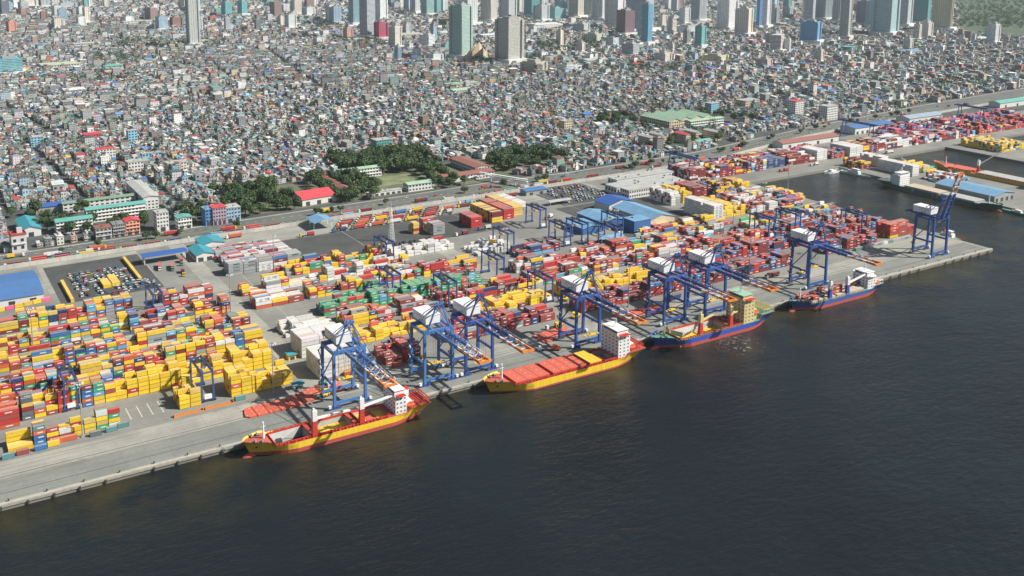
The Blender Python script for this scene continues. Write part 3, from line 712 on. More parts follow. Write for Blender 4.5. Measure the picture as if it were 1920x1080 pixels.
# ---------------------------------------------------------------- ships
def smooth(a, b_, x): t = max(0, min(1, (x-a)/(b_-a))); return t*t*(3-2*t)
M_hold = mat('hold_grey', (.42, .43, .40), .7, var=.3, scale=.2)
M_deckred = mat('deck_red', (.46, .09, .06), .7, var=.3, scale=.4)
M_boot = mat('antifouling_red', (.52, .075, .06), .6, var=.4, scale=.35, dirt=(.2, .1, .08), streak=True)
M_lifeb = mat('lifeboat_orange', (.75, .12, .03), .4, var=.08)
M_greend = mat('deck_green', (.10, .28, .20), .7, var=.3)
M_win = mat('ship_window', (.02, .03, .04), .2, var=.05)
def ship(label, x0, yc, L, B, hull, deck, zd, fore, aft, holds, house, rz=0, base=(0, 0), boot=2.2, cranes=(), pedm=M_redp, jibm=M_white, houm=M_white, trim=M_redp, trimg=None, mastm=M_white, sock=M_redp, bulb=True, funm=M_redp, name=None, rail=M_redp, coam=M_redp):
    root = empty('cargo_ship', (x0, yc, 0), rz); tag(root, label, 'ship')
    ts = sorted(set([0, .008, .02, .04, .07, .1, .125, .14, .16, .2]+[i/20 for i in range(5, 20)]+[.86, .88, .97, 1]+[h[0] for h in holds]+[h[1] for h in holds]))
    def zdk(t): return zd+fore*(1-smooth(.12, .135, t))+aft*smooth(.855, .875, t)+.5*(1-smooth(0, .12, t))
    def bul(t): return .8*(1-smooth(.15, .2, t))+.15
    def hb(t, s):
        d_ = B/2*(min(1, (t/.17)) ** .47 if t > 0 else .0)*(1-.10*smooth(.92, 1, t)); d_ = max(d_, .25)
        w_ = B/2*(min(1, max(0, t-.005)/.24) ** .85)*(1-.62*smooth(.76, 1, t)); w_ = max(w_, .05)
        return w_+(d_-w_)*(s ** 1.6)
    def st(t, s): return L*t+(1-s) * (.040*L*(1-smooth(0, .25, t)))-(1-s)*.05*L*smooth(.9, 1, t)
    lev = []
    zb = -3+boot
    m = MB(); rings = []
    for t in ts:
        zt = zdk(t)+bul(t); ring = []
        for z in (-4.4, -3, zb, zb+.001, (zb+zt)*.5, (zb+3*zt)*.25, zt): 
            sN = max(0, (z+3))/(zt+3); ring.append((z, sN))
        rings.append((t, ring))
    for sy in (-1, 1):
        for (ta, ra), (tb, rb_) in zip(rings, rings[1:]):
            for k in range(6):
                if k == 2: continue
                P = [(st(ta, ra[k][1]), sy*hb(ta, ra[k][1]), ra[k][0]), (st(tb, rb_[k][1]), sy*hb(tb, rb_[k][1]), rb_[k][0]),
                     (st(tb, rb_[k+1][1]), sy*hb(tb, rb_[k+1][1]), rb_[k+1][0]), (st(ta, ra[k+1][1]), sy*hb(ta, ra[k+1][1]), ra[k+1][0])]
                m.face(P if sy < 0 else P[::-1], 1 if k < 2 else 0)
    ra = rings[-1][1]
    for k in range(6):
        a, b_ = ra[k], ra[k+1]
        m.face([(st(1, a[1]), -hb(1, a[1]), a[0]), (st(1, a[1]), hb(1, a[1]), a[0]), (st(1, b_[1]), hb(1, b_[1]), b_[0]), (st(1, b_[1]), -hb(1, b_[1]), b_[0])], 1 if k < 2 else 0)
    if bulb:
        for k in range(6):
            a0, a1 = PI*k/6, PI*(k+1)/6
            r0, r1 = 1.7*math.sin(a0), 1.7*math.sin(a1); xx0, xx1 = .035*L+1-4.2*math.cos(a0)*1.0-1.2, .035*L+1-4.2*math.cos(a1)-1.2
            m.cyl((xx0+.001, 0, -3.1+.05*k), (xx1, 0, -3.1+.05*(k+1)), max(r0, .3), 10, 1, r2=max(r1, .3))
    m.build('hull', [hull, M_boot], root)
    # deck
    m = MB(); hw = B*.41
    for ta, tb in zip(ts, ts[1:]):
        za, zb_ = zdk(ta), zdk(tb); tm = (ta+tb)/2
        ha, hb_ = hb(ta, .97)-.12, hb(tb, .97)-.12; xa, xb = L*ta, L*tb
        op = any(h[0] <= tm <= h[1] and h[2] != 'closed' for h in holds)
        if ha < .05: ha = .05
        if op:
            for sy in (-1, 1):
                P = [(xa, sy*ha, za), (xb, sy*hb_, zb_), (xb, sy*hw*min(1, hb_/hw), zb_), (xa, sy*hw*min(1, ha/hw), za)]
                m.face(P if sy < 0 else P[::-1])
        else: m.face([(xa, -ha, za), (xb, -hb_, zb_), (xb, hb_, zb_), (xa, ha, za)])
    m.build('deck', deck, root)
    # holds
    for (t0, t1, kind, zf, pan) in holds:
        xa, xb = L*t0+.6, L*t1-.6; za = zd; ct = za+1.2
        h0 = min(hw, hb(t0, .97)-1.2); h1 = min(hw, hb(t1, .97)-1.2)
        c = empty('cargo_hold'); c.parent = root
        m = MB(); poly = [(xa, -h0), (xb, -h1), (xb, h1), (xa, h0)]
        for (p, q) in zip(poly, poly[1:]+poly[:1]): m.bar((p[0], p[1], ct-.75), (q[0], q[1], ct-.75), .35, 1.3)
        m.build('coaming', coam, c)
        if kind == 'closed':
            for i in range(pan):
                a = i/pan; b2 = (i+1)/pan; fa = h0+(h1-h0)*a; fb = h0+(h1-h0)*b2
                q = MB(); q.prism([(xa+(xb-xa)*a+.15, -fa-.3), (xa+(xb-xa)*b2-.15, -fb-.3), (xa+(xb-xa)*b2-.15, fb+.3), (xa+(xb-xa)*a+.15, fa+.3)], ct+.06, ct+.75)
                for u in (-.5, 0, .5):
                    q.box(xa+(xb-xa)*(a+b2)/2, u*fa*1.2, ct+.76, .8, .5, .12, mi=1)
                q.build('hatch_cover', [zf if not isinstance(zf, (int, float)) else M_hatch, mat('hatch_fitting', (.72, .5, .35), .6)], c)
        else:
            m = MB()
            for (p, q) in zip(poly, poly[1:]+poly[:1]): m.face([(p[0], p[1], ct-.8), (q[0], q[1], ct-.8), (q[0], q[1]*(.93 if q[0] > L*.2 else .55), -4.0), (p[0], p[1]*(.93 if p[0] > L*.2 else .55), -4.0)])
            m.face([(p[0], p[1]*(.93 if p[0] > L*.2 else .55), -4.0) for p in poly]); m.build('hold_lining', M_hold, c)
            for i in range(pan):
                a = i/pan; q = MB(); n_ = (xb-xa)/pan
                q.box(xa+n_*(i+.5), 0, zf-.4, n_-.4, 2*min(h0, h1)-1.2, .8, mi=1 if i == 1 and kind == 'openr' else 0)
                q.build('tween_deck_panel', [M_yel, M_hatch], c)
    # side deck fittings and rails
    m = MB()
    for sy in (-1, 1):
        t = .15
        while t < .985:
            w_ = hb(t, 1)-.25; zz = zdk(t)
            m.bar((L*t, sy*w_, zz), (L*t, sy*w_, zz+1.2), .12)
            m.bar((L*t, sy*w_, zz+1.15), (L*(t+.02), sy*(hb(min(1, t+.02), 1)-.25), zdk(min(1, t+.02))+1.15), .1)
            t += .02
    m.build('railing', rail, root)
    if holds:
        a, b_ = holds[0][0], max(h[1] for h in holds); k = 0; x = L*a+1
        while x < L*b_:
            for sy in (-1, 1):
                t = x/L; w_ = hb(t, 1)-.95
                m2 = MB(); m2.box(x, sy*w_, zd, .7, .7, .8+.5*((k*7) % 3)/2); m2.box(x+1.5, sy*w_, zd, .3, .9, 1.3); m2.bar((x+.3, sy*w_, zd+.8), (x+1.5, sy*w_, zd+.8), .25); m2.build('lashing_post', sock, root)
            x += 4.2; k += 1
    # forecastle: winches, mast, anchor
    for i, (fx, fy) in enumerate(((.055, -.18), (.055, .18), (.085, -.26), (.085, .24))):
        z = zdk(fx); m = MB(); m.box(L*fx, fy*B, z, 1.8, 2.2, .5); m.cyl((L*fx, fy*B-.9, z+.95), (L*fx, fy*B+.9, z+.95), .6, 8, mi=1); m.build('mooring_winch', [M_dark, M_steel], root)
    m = MB(); z = zdk(.11); m.cyl((L*.105, 0, z), (L*.105, 0, z+8.5), .7, 8, r2=.35); m.bar((L*.105-1.4, 0, z+6.5), (L*.105+1.4, 0, z+6.5), .25); m.box(L*.105, 0, z+8.5, .9, .9, .6); m.build('foremast', mastm, root)
    for sy in (-1, 1):
        m = MB(); t = .045; m.box(st(t, .6), sy*(hb(t, .6)+.15), (zb+zdk(t))*.5, 1.0, .5, 1.3); m.build('anchor', M_dark, root)
    # deckhouse
    hx, hl, hh, tiers = house; hxm = L*hx+hl/2; dz = zdk(.5) if hx < .85 else zdk(hx); bw = B*.86
    d = empty('deckhouse'); d.parent = root
    m = MB(); m.box(hxm, 0, dz, hl, bw, hh); m.box(hxm+hl*.5+2.5, 0, dz, 5.0, bw*.72, hh*.45); m.build('superstructure', houm, d)
    m = MB(); m.box(hxm-.2, 0, dz+hh, hl*.9, bw*.8, 2.6); m.box(hxm-.2, 0, dz+hh-.05, hl*.75, B+1.0, .35, mi=1); m.box(hxm-.2, 0, dz+hh+2.6, hl*.98, bw*.88, .25, mi=2)
    for sy in (-1, 1): m.box(hxm-.2, sy*(B/2+.1), dz+hh+.3, hl*.6, .15, 1.0, mi=1)
    m.build('bridge', [houm, trim, trimg or houm], d)
    wme = MB().box(0, 0, 0, .1, 1.1, .7).mesh('window', M_win); wms = MB().box(0, 0, 0, 1.0, .1, .7).mesh('window', M_win)
    nt_ = tiers
    for k in range(nt_):
        z = dz+1.2+k*(hh-1)/nt_
        for j in range(5): link('window', wme, d, (hxm-hl/2-.03, -bw*.4+j*bw*.2, z))
        for j in range(3): link('window', wms, d, (hxm-hl*.33+j*hl*.33, -bw/2-.03, z))
    MB().box(hxm-.2-hl*.45-.03, 0, dz+hh+.9, .1, bw*.72, 1.0).build('bridge_window', M_win, d)
    m = MB(); z = dz+hh+2.8; m.cyl((hxm, 0, z), (hxm, 0, z+5.5), .3, 6); m.bar((hxm, -2.2, z+3.2), (hxm, 2.2, z+3.2), .2); m.bar((hxm, -1.3, z+4.6), (hxm, 1.3, z+4.6), .25); m.bar((hxm-1.2, -1, z), (hxm, 0, z+3.5), .2); m.bar((hxm-1.2, 1, z), (hxm, 0, z+3.5), .2)
    m.build('radar_mast', mastm, root)
    m = MB(); fx = hxm+hl/2+4.2; fy = B*.16; m.box(fx, fy, dz, 3.6, 3.2, hh*.8, mi=0); m.box(fx, fy, dz+hh*.8, 3.7, 3.3, 1.1, mi=1); m.cyl((fx-.6, fy, dz+hh*.8+1.1), (fx-.6, fy, dz+hh*.8+2.0), .4, 8, mi=2); m.build('funnel', [houm, funm, M_dark], root)
    m = MB(); lx = hxm+hl/2+3.0; ly = -B*.36; z = dz+hh*.3
    m.cyl((lx-2.8, ly, z), (lx-1.6, ly, z), .4, 8, r2=1.25); m.cyl((lx-1.6, ly, z), (lx+1.6, ly, z), 1.25, 8); m.cyl((lx+1.6, ly, z), (lx+2.8, ly, z), 1.25, 8, r2=.4); m.box(lx+.6, ly, z+1, 1.6, 1.2, .8)
    m.build('lifeboat', M_lifeb, root)
    m = MB(); m.bar((lx-1.8, ly+.9, z-1.5), (lx-1.8, ly-.6, z+2.4), .25); m.bar((lx+1.8, ly+.9, z-1.5), (lx+1.8, ly-.6, z+2.4), .25); m.bar((lx-1.8, ly+.9, z-1.4), (lx+1.8, ly+.9, z-1.4), .3); m.build('davit', houm, root)
    m = MB(); sx_ = L*.955; zz = zdk(.95)
    for sy in (-1, 1): m.bar((sx_-5, sy*B*.38, zz+2.6), (sx_+4, sy*B*.38, zz+2.6), .35); [m.bar((sx_-5+k*3, sy*B*.38, zz), (sx_-5+k*3, sy*B*.38, zz+2.6), .25) for k in range(4)]
    for k in range(7): m.bar((sx_-5+k*1.5, -B*.38, zz+2.65), (sx_-5+k*1.5, B*.38, zz+2.65), .3, .6)
    m.build('stern_frame', rail, root)
    for (cx_, cy_, ph, jl, ja, jz) in cranes:
        c = empty('deck_crane'); c.parent = root
        x = L*cx_; y = cy_*B; zz = zd
        m = MB(); m.bar((x, y, zz), (x, y, zz+ph), 3.2, 2.6, w2=2.3); m.build('pedestal', pedm, c)
        m = MB(); m.box(x, y, zz+ph, 2.6, 2.4, 6.0); m.box(x-.3, y, zz+ph+6, 1.0, 1.0, 1.2); m.build('crane_tower', jibm, c)
        ex, ey, ez = x+jl*math.cos(ja), y+jl*math.sin(ja), zz+ph+jz
        m = MB(); pv = Vector((-math.sin(ja), math.cos(ja), 0))
        for sg in (-1, 1): m.bar(Vector((x, y, zz+ph+1))+pv*sg*.6, Vector((ex, ey, ez))+pv*sg*.3, .35, .9)
        for k in range(9):
            q = Vector((x, y, zz+ph+1)).lerp(Vector((ex, ey, ez)), (k+.5)/9); w_ = .6-.3*(k+.5)/9; m.bar(q-pv*w_, q+pv*w_, .35)
        m.build('jib', jibm, c)
        m = MB(); m.bar((x, y, zz+ph+6.5), (ex, ey, ez+.4), .14); m.build('luffing_rope', M_dark, c)
    if name:
        for sg in (-1,):
            me = text_mesh(name[0], name[1], .03); me.transform(Matrix.Rotation(PI/2, 4, 'X')); me.materials.clear(); me.materials.append(name[2])
            link('hull_lettering', me, root, (name[3], -B/2-.12, name[4]))
    return root
M_hy = mat('hull_yellow', (.84, .57, .035), .45, var=.15, scale=.35, dirt=(.22, .11, .06), streak=True)
M_hb = mat('hull_blue', (.03, .08, .42), .45, var=.15, scale=.35, dirt=(.22, .11, .06), streak=True)
M_hb2 = mat('hull_dark_blue', (.03, .10, .34), .45, var=.15, scale=.35, dirt=(.22, .11, .06), streak=True)
M_hg = mat('hull_green', (.02, .17, .12), .5, var=.15, scale=.35, dirt=(.22, .11, .06), streak=True)
M_cry = mat('house_yellow', (.62, .53, .26), .5, var=.1)
M_beige = mat('hatch_beige', (.52, .44, .32), .7, var=.2)
M_ocean = mat('hull_ochre', (.58, .36, .05), .5, var=.15, scale=.35, dirt=(.22, .11, .06), streak=True)
S1 = ship('yellow cargo ship with open grey holds and two white deck cranes, nearest of all', 116, -10.2, 109, 18.4, M_hy, M_deckred, 2.6, 2.6, 2.2,
          [(.14, .335, 'open', -2.5, 0), (.36, .565, 'open', -1.0, 4), (.59, .765, 'openr', .6, 3)], (.79, 7.0, 11, 4), cranes=[(.345, -.40, 9, 31, .12, -1.0), (.60, -.40, 9, 30, .12, 2.2)])
S2 = ship('yellow cargo ship with closed orange-red hatch covers and a tall white deckhouse', 265, -11.3, 119, 21.0, M_hy, M_deckred, 2.2, 2.4, 2.2,
          [(.14, .36, 'closed', 1, 3), (.37, .60, 'closed', 1, 4), (.61, .70, 'closed', M_yel, 3), (.71, .80, 'open', -2.8, 0)], (.805, 9.5, 15, 6), bulb=False, boot=1.0)
S3 = ship('blue cargo ship with pale yellow deckhouse, red bulb bow and one open hold', 397, -10.6, 108, 20.0, M_hb, M_greend, 2.4, 2.2, 3.4,
          [(.17, .60, 'open', -2.4, 5), (.63, .70, 'open', .5, 0)], (.715, 10.0, 17, 6), cranes=[(.34, -.40, 9, 18, .30, .8), (.60, -.40, 9, 17, .3, -1.0)], jibm=M_cry, houm=M_cry, mastm=M_cry, trimg=mat('roof_mint_paint', (.3, .5, .38), .6), funm=M_cry, rail=M_cry)
bw = MB()
for sy in (-1, 1): bw.bar((16.5, sy*.5, 6.2), (19.5, sy*9.0, 6.2), .5, 3.4)
bw.build('breakwater_plate', M_cry, S3)
S4 = ship('small dark blue cargo ship with white crane jib, red boxes on deck and white house', 532, -9.3, 98, 16.4, M_hb2, M_greend, 2.0, 2.2, 1.6,
          [(.16, .43, 'closed', M_beige, 3), (.44, .76, 'closed', M_beige, 4)], (.80, 9.0, 10, 4), cranes=[(.36, -.41, 8, 3, .1, 1), (.56, -.41, 8, 31, .10, 4.5)], pedm=M_hb, trim=M_white, mastm=M_white, sock=M_beige, rail=M_white, coam=M_beige, funm=M_hb2)
S5 = ship('green cargo ship with white stern deckhouse and pale hatches along the first pier', 938, 219, 142, 20, M_hg, mat('deck_grey_green', (.25, .27, .23), .7, var=.3), 1.8, 1.6, 1.6,
          [(.17, .45, 'closed', M_hold, 4), (.46, .76, 'closed', M_beige, 5)], (.80, 9, 11, 4), rz=PI/2, trim=M_white, rail=M_steel, sock=M_steel, coam=M_steel, funm=M_hg, boot=.6)
S5.location = (937, 74, 0)
for lx, ch in ((96, 'M'), (72, 'I'), (66, 'S'), (60, 'I'), (54, 'A'), (48, 'N')):
    me = text_mesh(ch, 3.6, .05); me.transform(Matrix.Rotation(PI/2, 4, 'X') @ Matrix.Identity(4)); me.transform(Matrix.Rotation(PI, 4, 'Z')); me.materials.clear(); me.materials.append(M_white)
    link('hull_lettering', me, S5, (lx, 10.06, .2))
S6 = ship('rusty yellow cargo ship with red forecastle moored behind the pier warehouse', 1060, 236, 150, 22, M_ocean, M_deckred, 3.4, 2.0, 1.8,
          [(.16, .36, 'closed', M_hatch, 3), (.40, .80, 'closed', M_hold, 5)], (.85, 9, 12, 4), rz=-PI/2, cranes=[(.38, 0, 8, 30, .9, 22)], bulb=False, sock=M_yel)
for i, (x, y, L, lv) in enumerate([(548, -7, 1, 0), (548, -12, 1, 0), (562, -7, 1, 0), (562, -12, 0, 0), (566, -8.3, 0, 1), (578, -12.5, 1, 0), (578, -12.5, 1, 1), (590, -5, 0, 0), (604, -8, 1, 0), (553, -14.4, 0, 0)]):
    o = link('shipping_container', ME40 if L else ME20, None, (x, y, 4.35+lv*2.62), vari(PAL[['red', 'maroon', 'brick', 'navy', 'red', 'orange', 'brick', 'red', 'maroon', 'red'][i]]))
    tag(o, ['long red container at the port bow on the small blue ship', 'long dark maroon container near the bow of the small blue ship', 'long brick-red container amid the fore deck of the small blue ship', 'short navy container on the small blue ship fore deck', 'short bright red container on top of the boxes on the small blue ship',
            'long orange container between the cranes of the small blue ship', 'long brick container stacked upon the orange one on the small ship', 'short red box beside the rear crane of the small blue ship', 'long maroon container before the white house of the small ship', 'short red container nearest the water on the small ship bow'][i], 'shipping container', 'containers aboard the small blue ship')
    link('logo', LOGO['strip20'], o, (.6, -1.25, 1.4))
def small_boat(name, label, x, y, rz, L, B, hull, house, tall=3.5, cat='boat', fen=None):
    root = empty(name, (x, y, WZ), rz); tag(root, label, cat)
    m = MB(); P = [(0, 0), (L*.18, -B*.36), (L*.35, -B/2), (L*.9, -B/2), (L, -B*.4), (L, B*.4), (L*.9, B/2), (L*.35, B/2), (L*.18, B*.36)]
    m.prism(P, -1, 1.6, 0, 1)
    for p, q in zip(P, P[1:]+P[:1]): m.bar((*p, 1.9), (*q, 1.9), .3, .7, mi=2)
    m.build('hull', [hull, M_greend, fen or hull], root)
    m = MB(); m.box(L*.5, 0, 1.6, L*.34, B*.62, tall*.55); m.box(L*.46, 0, 1.6+tall*.55, L*.2, B*.5, tall*.45); s_ = m.build('deckhouse', house, root)
    m = MB(); m.box(L*.46-L*.1-.03, 0, 1.6+tall*.7, .1, B*.44, tall*.16); m.build('window', M_win, s_)
    m = MB(); m.cyl((L*.5, 0, 1.6+tall), (L*.5, 0, 1.6+tall*1.9), .18, 6); m.bar((L*.5, -1, 1.6+tall*1.5), (L*.5, 1, 1.6+tall*1.5), .15); m.build('mast', M_white, root)
    m = MB(); m.cyl((L*.62, 0, 1.6+tall*.5), (L*.62, 0, 1.6+tall*1.25), .7, 8); m.build('funnel', M_redp, root)
    return root
small_boat('tugboat', 'white and red tugboat moored at the far end of the terminal', 806, 30, PI*.52, 33, 9, M_redp, M_white, 6, 'tugboat')
small_boat('patrol_boat', 'pale grey patrol boat moored at the root of the first pier', 948, 240, PI*.5, 46, 8, mat('boat_grey', (.5, .53, .52), .5), M_white, 6)
small_boat('work_boat', 'flat white work boat moored at the basin head', 920, 283, .05, 30, 9, M_white, M_white, 2)
small_boat('service_boat', 'small dark boat near the bow of the green ship', 944, 48, PI*.5, 30, 7, M_hg, M_white, 2.5)
small_boat('barge', 'dark barge with machinery moored beyond the first pier', 1056, 262, PI*.5, 30, 9, M_dark, M_steel, 3)

# ---------------------------------------------------------------- terminal buildings
def hall(name, label, x, y, wx, wy, h, rise, wallm, roofm, rz=0, ridge='y', cat='building', openside=False, doors=3, windows=0, floors=1, over=.8, ledge=None):
    """hall with centre x,y; gable roof with ridge along local x or y"""
    root = empty(name, (x, y, 0), rz); tag(root, label, cat)
    if openside:
        for sx in (-1, 1):
            n_ = max(2, int((wy if ridge == 'y' else wx)/9))
            for k in range(n_):
                yy = -wy/2+wy*(k+.5)/n_; MB().bar((sx*(wx/2-1), yy, 0), (sx*(wx/2-1), yy, h), .45).build('post', M_white, root)
    else:
        m = MB(); m.box(0, 0, 0, wx, wy, h)
        if ridge == 'y':
            for sy in (-1, 1): m.face([(-wx/2, sy*wy/2, h), (wx/2, sy*wy/2, h), (0, sy*wy/2, h+rise)])
        else:
            for sx in (-1, 1): m.face([(sx*wx/2, -wy/2, h), (sx*wx/2, wy/2, h), (sx*wx/2, 0, h+rise)])
        wl = m.build('wall', wallm, root)
    m = MB(); t = .25
    def slab(P): m.hexa([(a, b_, c-t) for a, b_, c in P]+P)
    if rise > .05:
        if ridge == 'y':
            e = wy/2+over; o_ = wx/2+over; dz = rise*over/(wx/2)
            slab([(-o_, -e, h-dz+.3), (0, -e, h+rise+.3), (0, e, h+rise+.3), (-o_, e, h-dz+.3)]); slab([(0, -e, h+rise+.3), (o_, -e, h-dz+.3), (o_, e, h-dz+.3), (0, e, h+rise+.3)])
        else:
            e = wx/2+over; o_ = wy/2+over; dz = rise*over/(wy/2)
            slab([(-e, -o_, h-dz+.3), (e, -o_, h-dz+.3), (e, 0, h+rise+.3), (-e, 0, h+rise+.3)]); slab([(-e, 0, h+rise+.3), (e, 0, h+rise+.3), (e, o_, h-dz+.3), (-e, o_, h-dz+.3)])
    else:
        m.box(0, 0, h+.01, wx+over, wy+over, .35)
        for k in range(max(1, int(wx/18))):
            m.box(-wx/2+rnd.uniform(3, wx-3), rnd.uniform(-wy*.3, wy*.3), h+.36, rnd.uniform(1.5, 3.5), rnd.uniform(1.5, 3), rnd.uniform(.8, 2))
    rf = m.build('roof', roofm, root)
    if not openside:
        for k in range(doors):
            MB().box(-wx/2+wx*(k+.5)/doors, -wy/2-.04, 0, min(4.5, wx/doors*.6), .12, min(4.2, h*.6)).build('door', M_dark, root)
        if windows:
            fh = h/floors; nside = max(1, int(windows*wy/wx)); cnt = 0
            wa = MB().box(0, 0, 0, max(.9, wx/windows*.55), .12, fh*.42).mesh('window', M_glass); wb = MB().box(0, 0, 0, .12, max(.9, wy/nside*.55), fh*.42).mesh('window', M_glass)
            for f in range(floors):
                if floors > 1 or doors == 0 or True:
                    for k in range(windows):
                        if cnt < 70 and not (f == 0 and doors): link('window', wa, root, (-wx/2+wx*(k+.5)/windows, -wy/2-.03, f*fh+fh*.35)); cnt += 1
                    for k in range(nside):
                        if cnt < 98: link('window', wb, root, (-wx/2-.03, -wy/2+wy*(k+.5)/nside, f*fh+fh*.35)); cnt += 1
                if ledge and f: MB().box(0, -wy/2-.5, f*fh-.1, wx, 1.0, .22).build('balcony_ledge', ledge, root)
    return root
def rm(name, c, v=.3, sc_=.12): return mat('roof_'+name, c, .55, var=v, scale=sc_)
R_lb, R_db, R_mb = rm('light_blue', (.17, .35, .52), .4), rm('deep_blue', (.03, .11, .38), .4), rm('mid_blue', (.07, .18, .40), .4)
R_teal, R_tgreen, R_red, R_brown, R_grey, R_lgrey, R_white, R_mint = rm('teal', (.05, .30, .36)), rm('teal_green', (.13, .40, .34)), rm('red', (.62, .07, .08)), rm('brown', (.30, .12, .09)), rm('grey', (.25, .26, .25), .5), rm('light_grey', (.46, .46, .43), .4), rm('white', (.68, .68, .66)), rm('mint', (.35, .52, .36), .35)
W_cream, W_white, W_grey, W_blue = mat('wall_cream', (.62, .52, .38), .8), mat('wall_white', (.66, .66, .63), .8, var=.2), mat('wall_grey', (.34, .34, .33), .8, var=.4), mat('wall_blue', (.04, .13, .34), .6)
hall('warehouse', 'large light-blue gabled warehouse with cream end wall in mid-terminal', 594, 229, 31, 56, 9, 4, W_cream, R_lb, doors=3)
hall('warehouse_annex', 'deep blue box building in front of the light-blue warehouse', 567, 206, 20, 16, 11.5, 0, W_blue, R_lb, doors=0)
hall('workshop', 'low light-blue roofed workshop left of the warehouse', 551, 240, 27, 40, 8, 2.5, W_blue, R_lb, doors=0)
hall('workshop', 'low pale-blue shed roof farther left of the warehouse', 524, 232, 22, 28, 6, 2, W_blue, R_lb, doors=0)
hall('warehouse', 'warehouse with deep blue roof behind the light-blue warehouse', 597, 276, 34, 24, 9, 4, W_white, R_db, doors=0)
hall('shed', 'small pale-blue canopy between the yard gantries and red stacks', 522, 190, 24, 9, 5, 1.2, W_blue, R_lb, openside=True, ridge='x')
hall('office_building', 'long white office building with small windows behind the warehouse', 678, 308, 84, 15, 9, 0, W_white, R_lgrey, doors=0, windows=26, floors=2)
hall('office_building', 'wide grey-roofed hall behind the white office front', 680, 330, 90, 20, 8, 0, W_white, R_lgrey, doors=0, windows=20, floors=1)
hall('office_building', 'rear flat-roofed white building against the port wall', 700, 356, 84, 16, 8, 0, W_white, R_lgrey, doors=0, windows=20, floors=1)
hall('warehouse', 'big blue-roofed shed with white base at the left edge', 14, 320, 88, 62, 5.5, 3.0, W_white, R_mb, ridge='x', doors=6)
hall('gate_canopy', 'blue gate canopy on posts beside the car yard', 160, 340, 36, 11, 7, 1, W_white, R_db, openside=True, ridge='x', cat='canopy')
hall('gate_canopy', 'pale blue gabled gate canopy near the port wall', 314, 368, 20, 22, 7.5, 2.5, W_white, R_lb, openside=True, cat='canopy')
hall('office_building', 'teal-roofed low office nearest the grey container stacks', 190, 334, 15, 26, 6, 2, W_white, R_teal, doors=2, windows=5)
hall('office_building', 'teal-roofed office block behind the other by the port wall', 204, 356, 20, 22, 7, 2, W_white, R_teal, doors=2, windows=5)
hall('guard_hut', 'small teal-roofed hut at the quay corner of the yellow block', 169, 49, 6, 4, 3, .5, W_white, R_teal, ridge='x', doors=1, cat='hut')
hall('guard_hut', 'small teal-roofed hut beside the white reefer block', 181, 92, 5, 5, 3.4, .4, M_yel, R_teal, ridge='x', doors=1, cat='hut')
hall('pier_warehouse', 'long light-blue roofed warehouse on the first pier', 971, 127, 36, 68, 7, 3, W_grey, R_lb, doors=4, cat='warehouse')
hall('warehouse', 'brown-roofed white shed behind the basin head stacks', 1035, 410, 110, 18, 7, 3, W_white, R_brown, ridge='x', doors=4)
hall('warehouse', 'blue-roofed open shed by the far rail gantry', 1190, 432, 86, 26, 9, 2, W_white, R_mb, ridge='x', doors=8)
hall('warehouse', 'grey-blue roofed shed on the far wharf before the port wall', 1330, 446, 80, 24, 8, 3, W_white, rm('greyblue', (.30, .38, .44)), ridge='x', doors=5)
hall('warehouse', 'green-roofed shed at the far right edge of the wharf', 1600, 462, 100, 20, 8, 3, W_white, R_tgreen, ridge='x', doors=3)
hall('shed', 'blue lean-to shed at the corner of the parking yard', 562, 372, 26, 12, 5, 1, W_grey, R_mb, ridge='x', doors=2)
hall('shed', 'thin grey shed roof beside the parking yard', 560, 322, 26, 7, 4, .6, W_grey, R_lgrey, ridge='x', openside=True)
# long low items on the ground
def slabthing(nm, label, cat, grp, x, y, wx, wy, h, m_, fit=None, z=0.02, ang=0, poly=None):
    root = empty(nm, (x, y, z), ang); tag(root, label, cat, grp)
    q = MB()
    if poly: q.prism(poly, .1, h)
    else: q.box(0, 0, .1, wx, wy, h-.1)
    q.build('cover_panel', m_, root)
    for a in (-.3, .3):
        for b_ in (-.38, 0, .38): MB().box(a*wx, b_*wy, h+.002, .7, .5, .12).build('lifting_pad', mat('hatch_fitting', (.72, .5, .35), .6), root)
for k in range(5):
    slabthing('hatch_cover', 'red hatch cover lying on the quay, %s of the five fanned beside the nearest ship' % orde(k+1), 'hatch cover', 'ship hatch covers laid out on the quay', 132.5+k*6.9, 31.2, 6.4, 13-2*max(0, 1-k), .9, M_hatch,
              poly=[(-3.2, -4), (-1, -6), (3.2, -6.2), (3.2, 6), (-1, 5)] if k == 0 else None)
for i, (x, y) in enumerate(((168, 34), (174.5, 36), (181, 37), (190, 38), (340, 35.5), (347, 36.5), (354, 37.5), (362, 38.5), (412, 38), (419.5, 38), (427, 38), (434.5, 38), (442, 38), (449.5, 38))):
    g = 'under the nearest lattice crane' if i < 4 else 'under the crane over the orange-decked ship' if i < 8 else 'between the close pair of cranes at mid-quay'
    slabthing('hatch_cover', 'dusty red hatch cover, %s in the row %s' % (orde(i+1 if i < 4 else i-3 if i < 8 else i-7), g), 'hatch cover', 'ship hatch covers laid out on the quay', x, y, 6.4, 14, .9, M_hatch)
for i, (x, y, wx) in enumerate(((103, 48.5, 17), (121, 49, 17))):
    root = empty('flat_rack', (x, y, .02), .015); tag(root, 'long low orange flat rack, %s of two end to end by the yard edge' % ('left one', 'right one')[i], 'flat rack', 'orange flat racks')
    MB().box(0, 0, 0, wx, 2.2, .5).build('platform', mat('rack_brown', (.4, .17, .05), .7), root)
    for sx in (-1, 1): MB().box(sx*(wx/2-.2), 0, .5, .3, 2.2, 1.1).build('end_post', M_orange, root)
    for sy in (-1, 1): MB().box(0, sy*1.12, .05, wx, .12, .75).build('side_rail', M_orange, root)
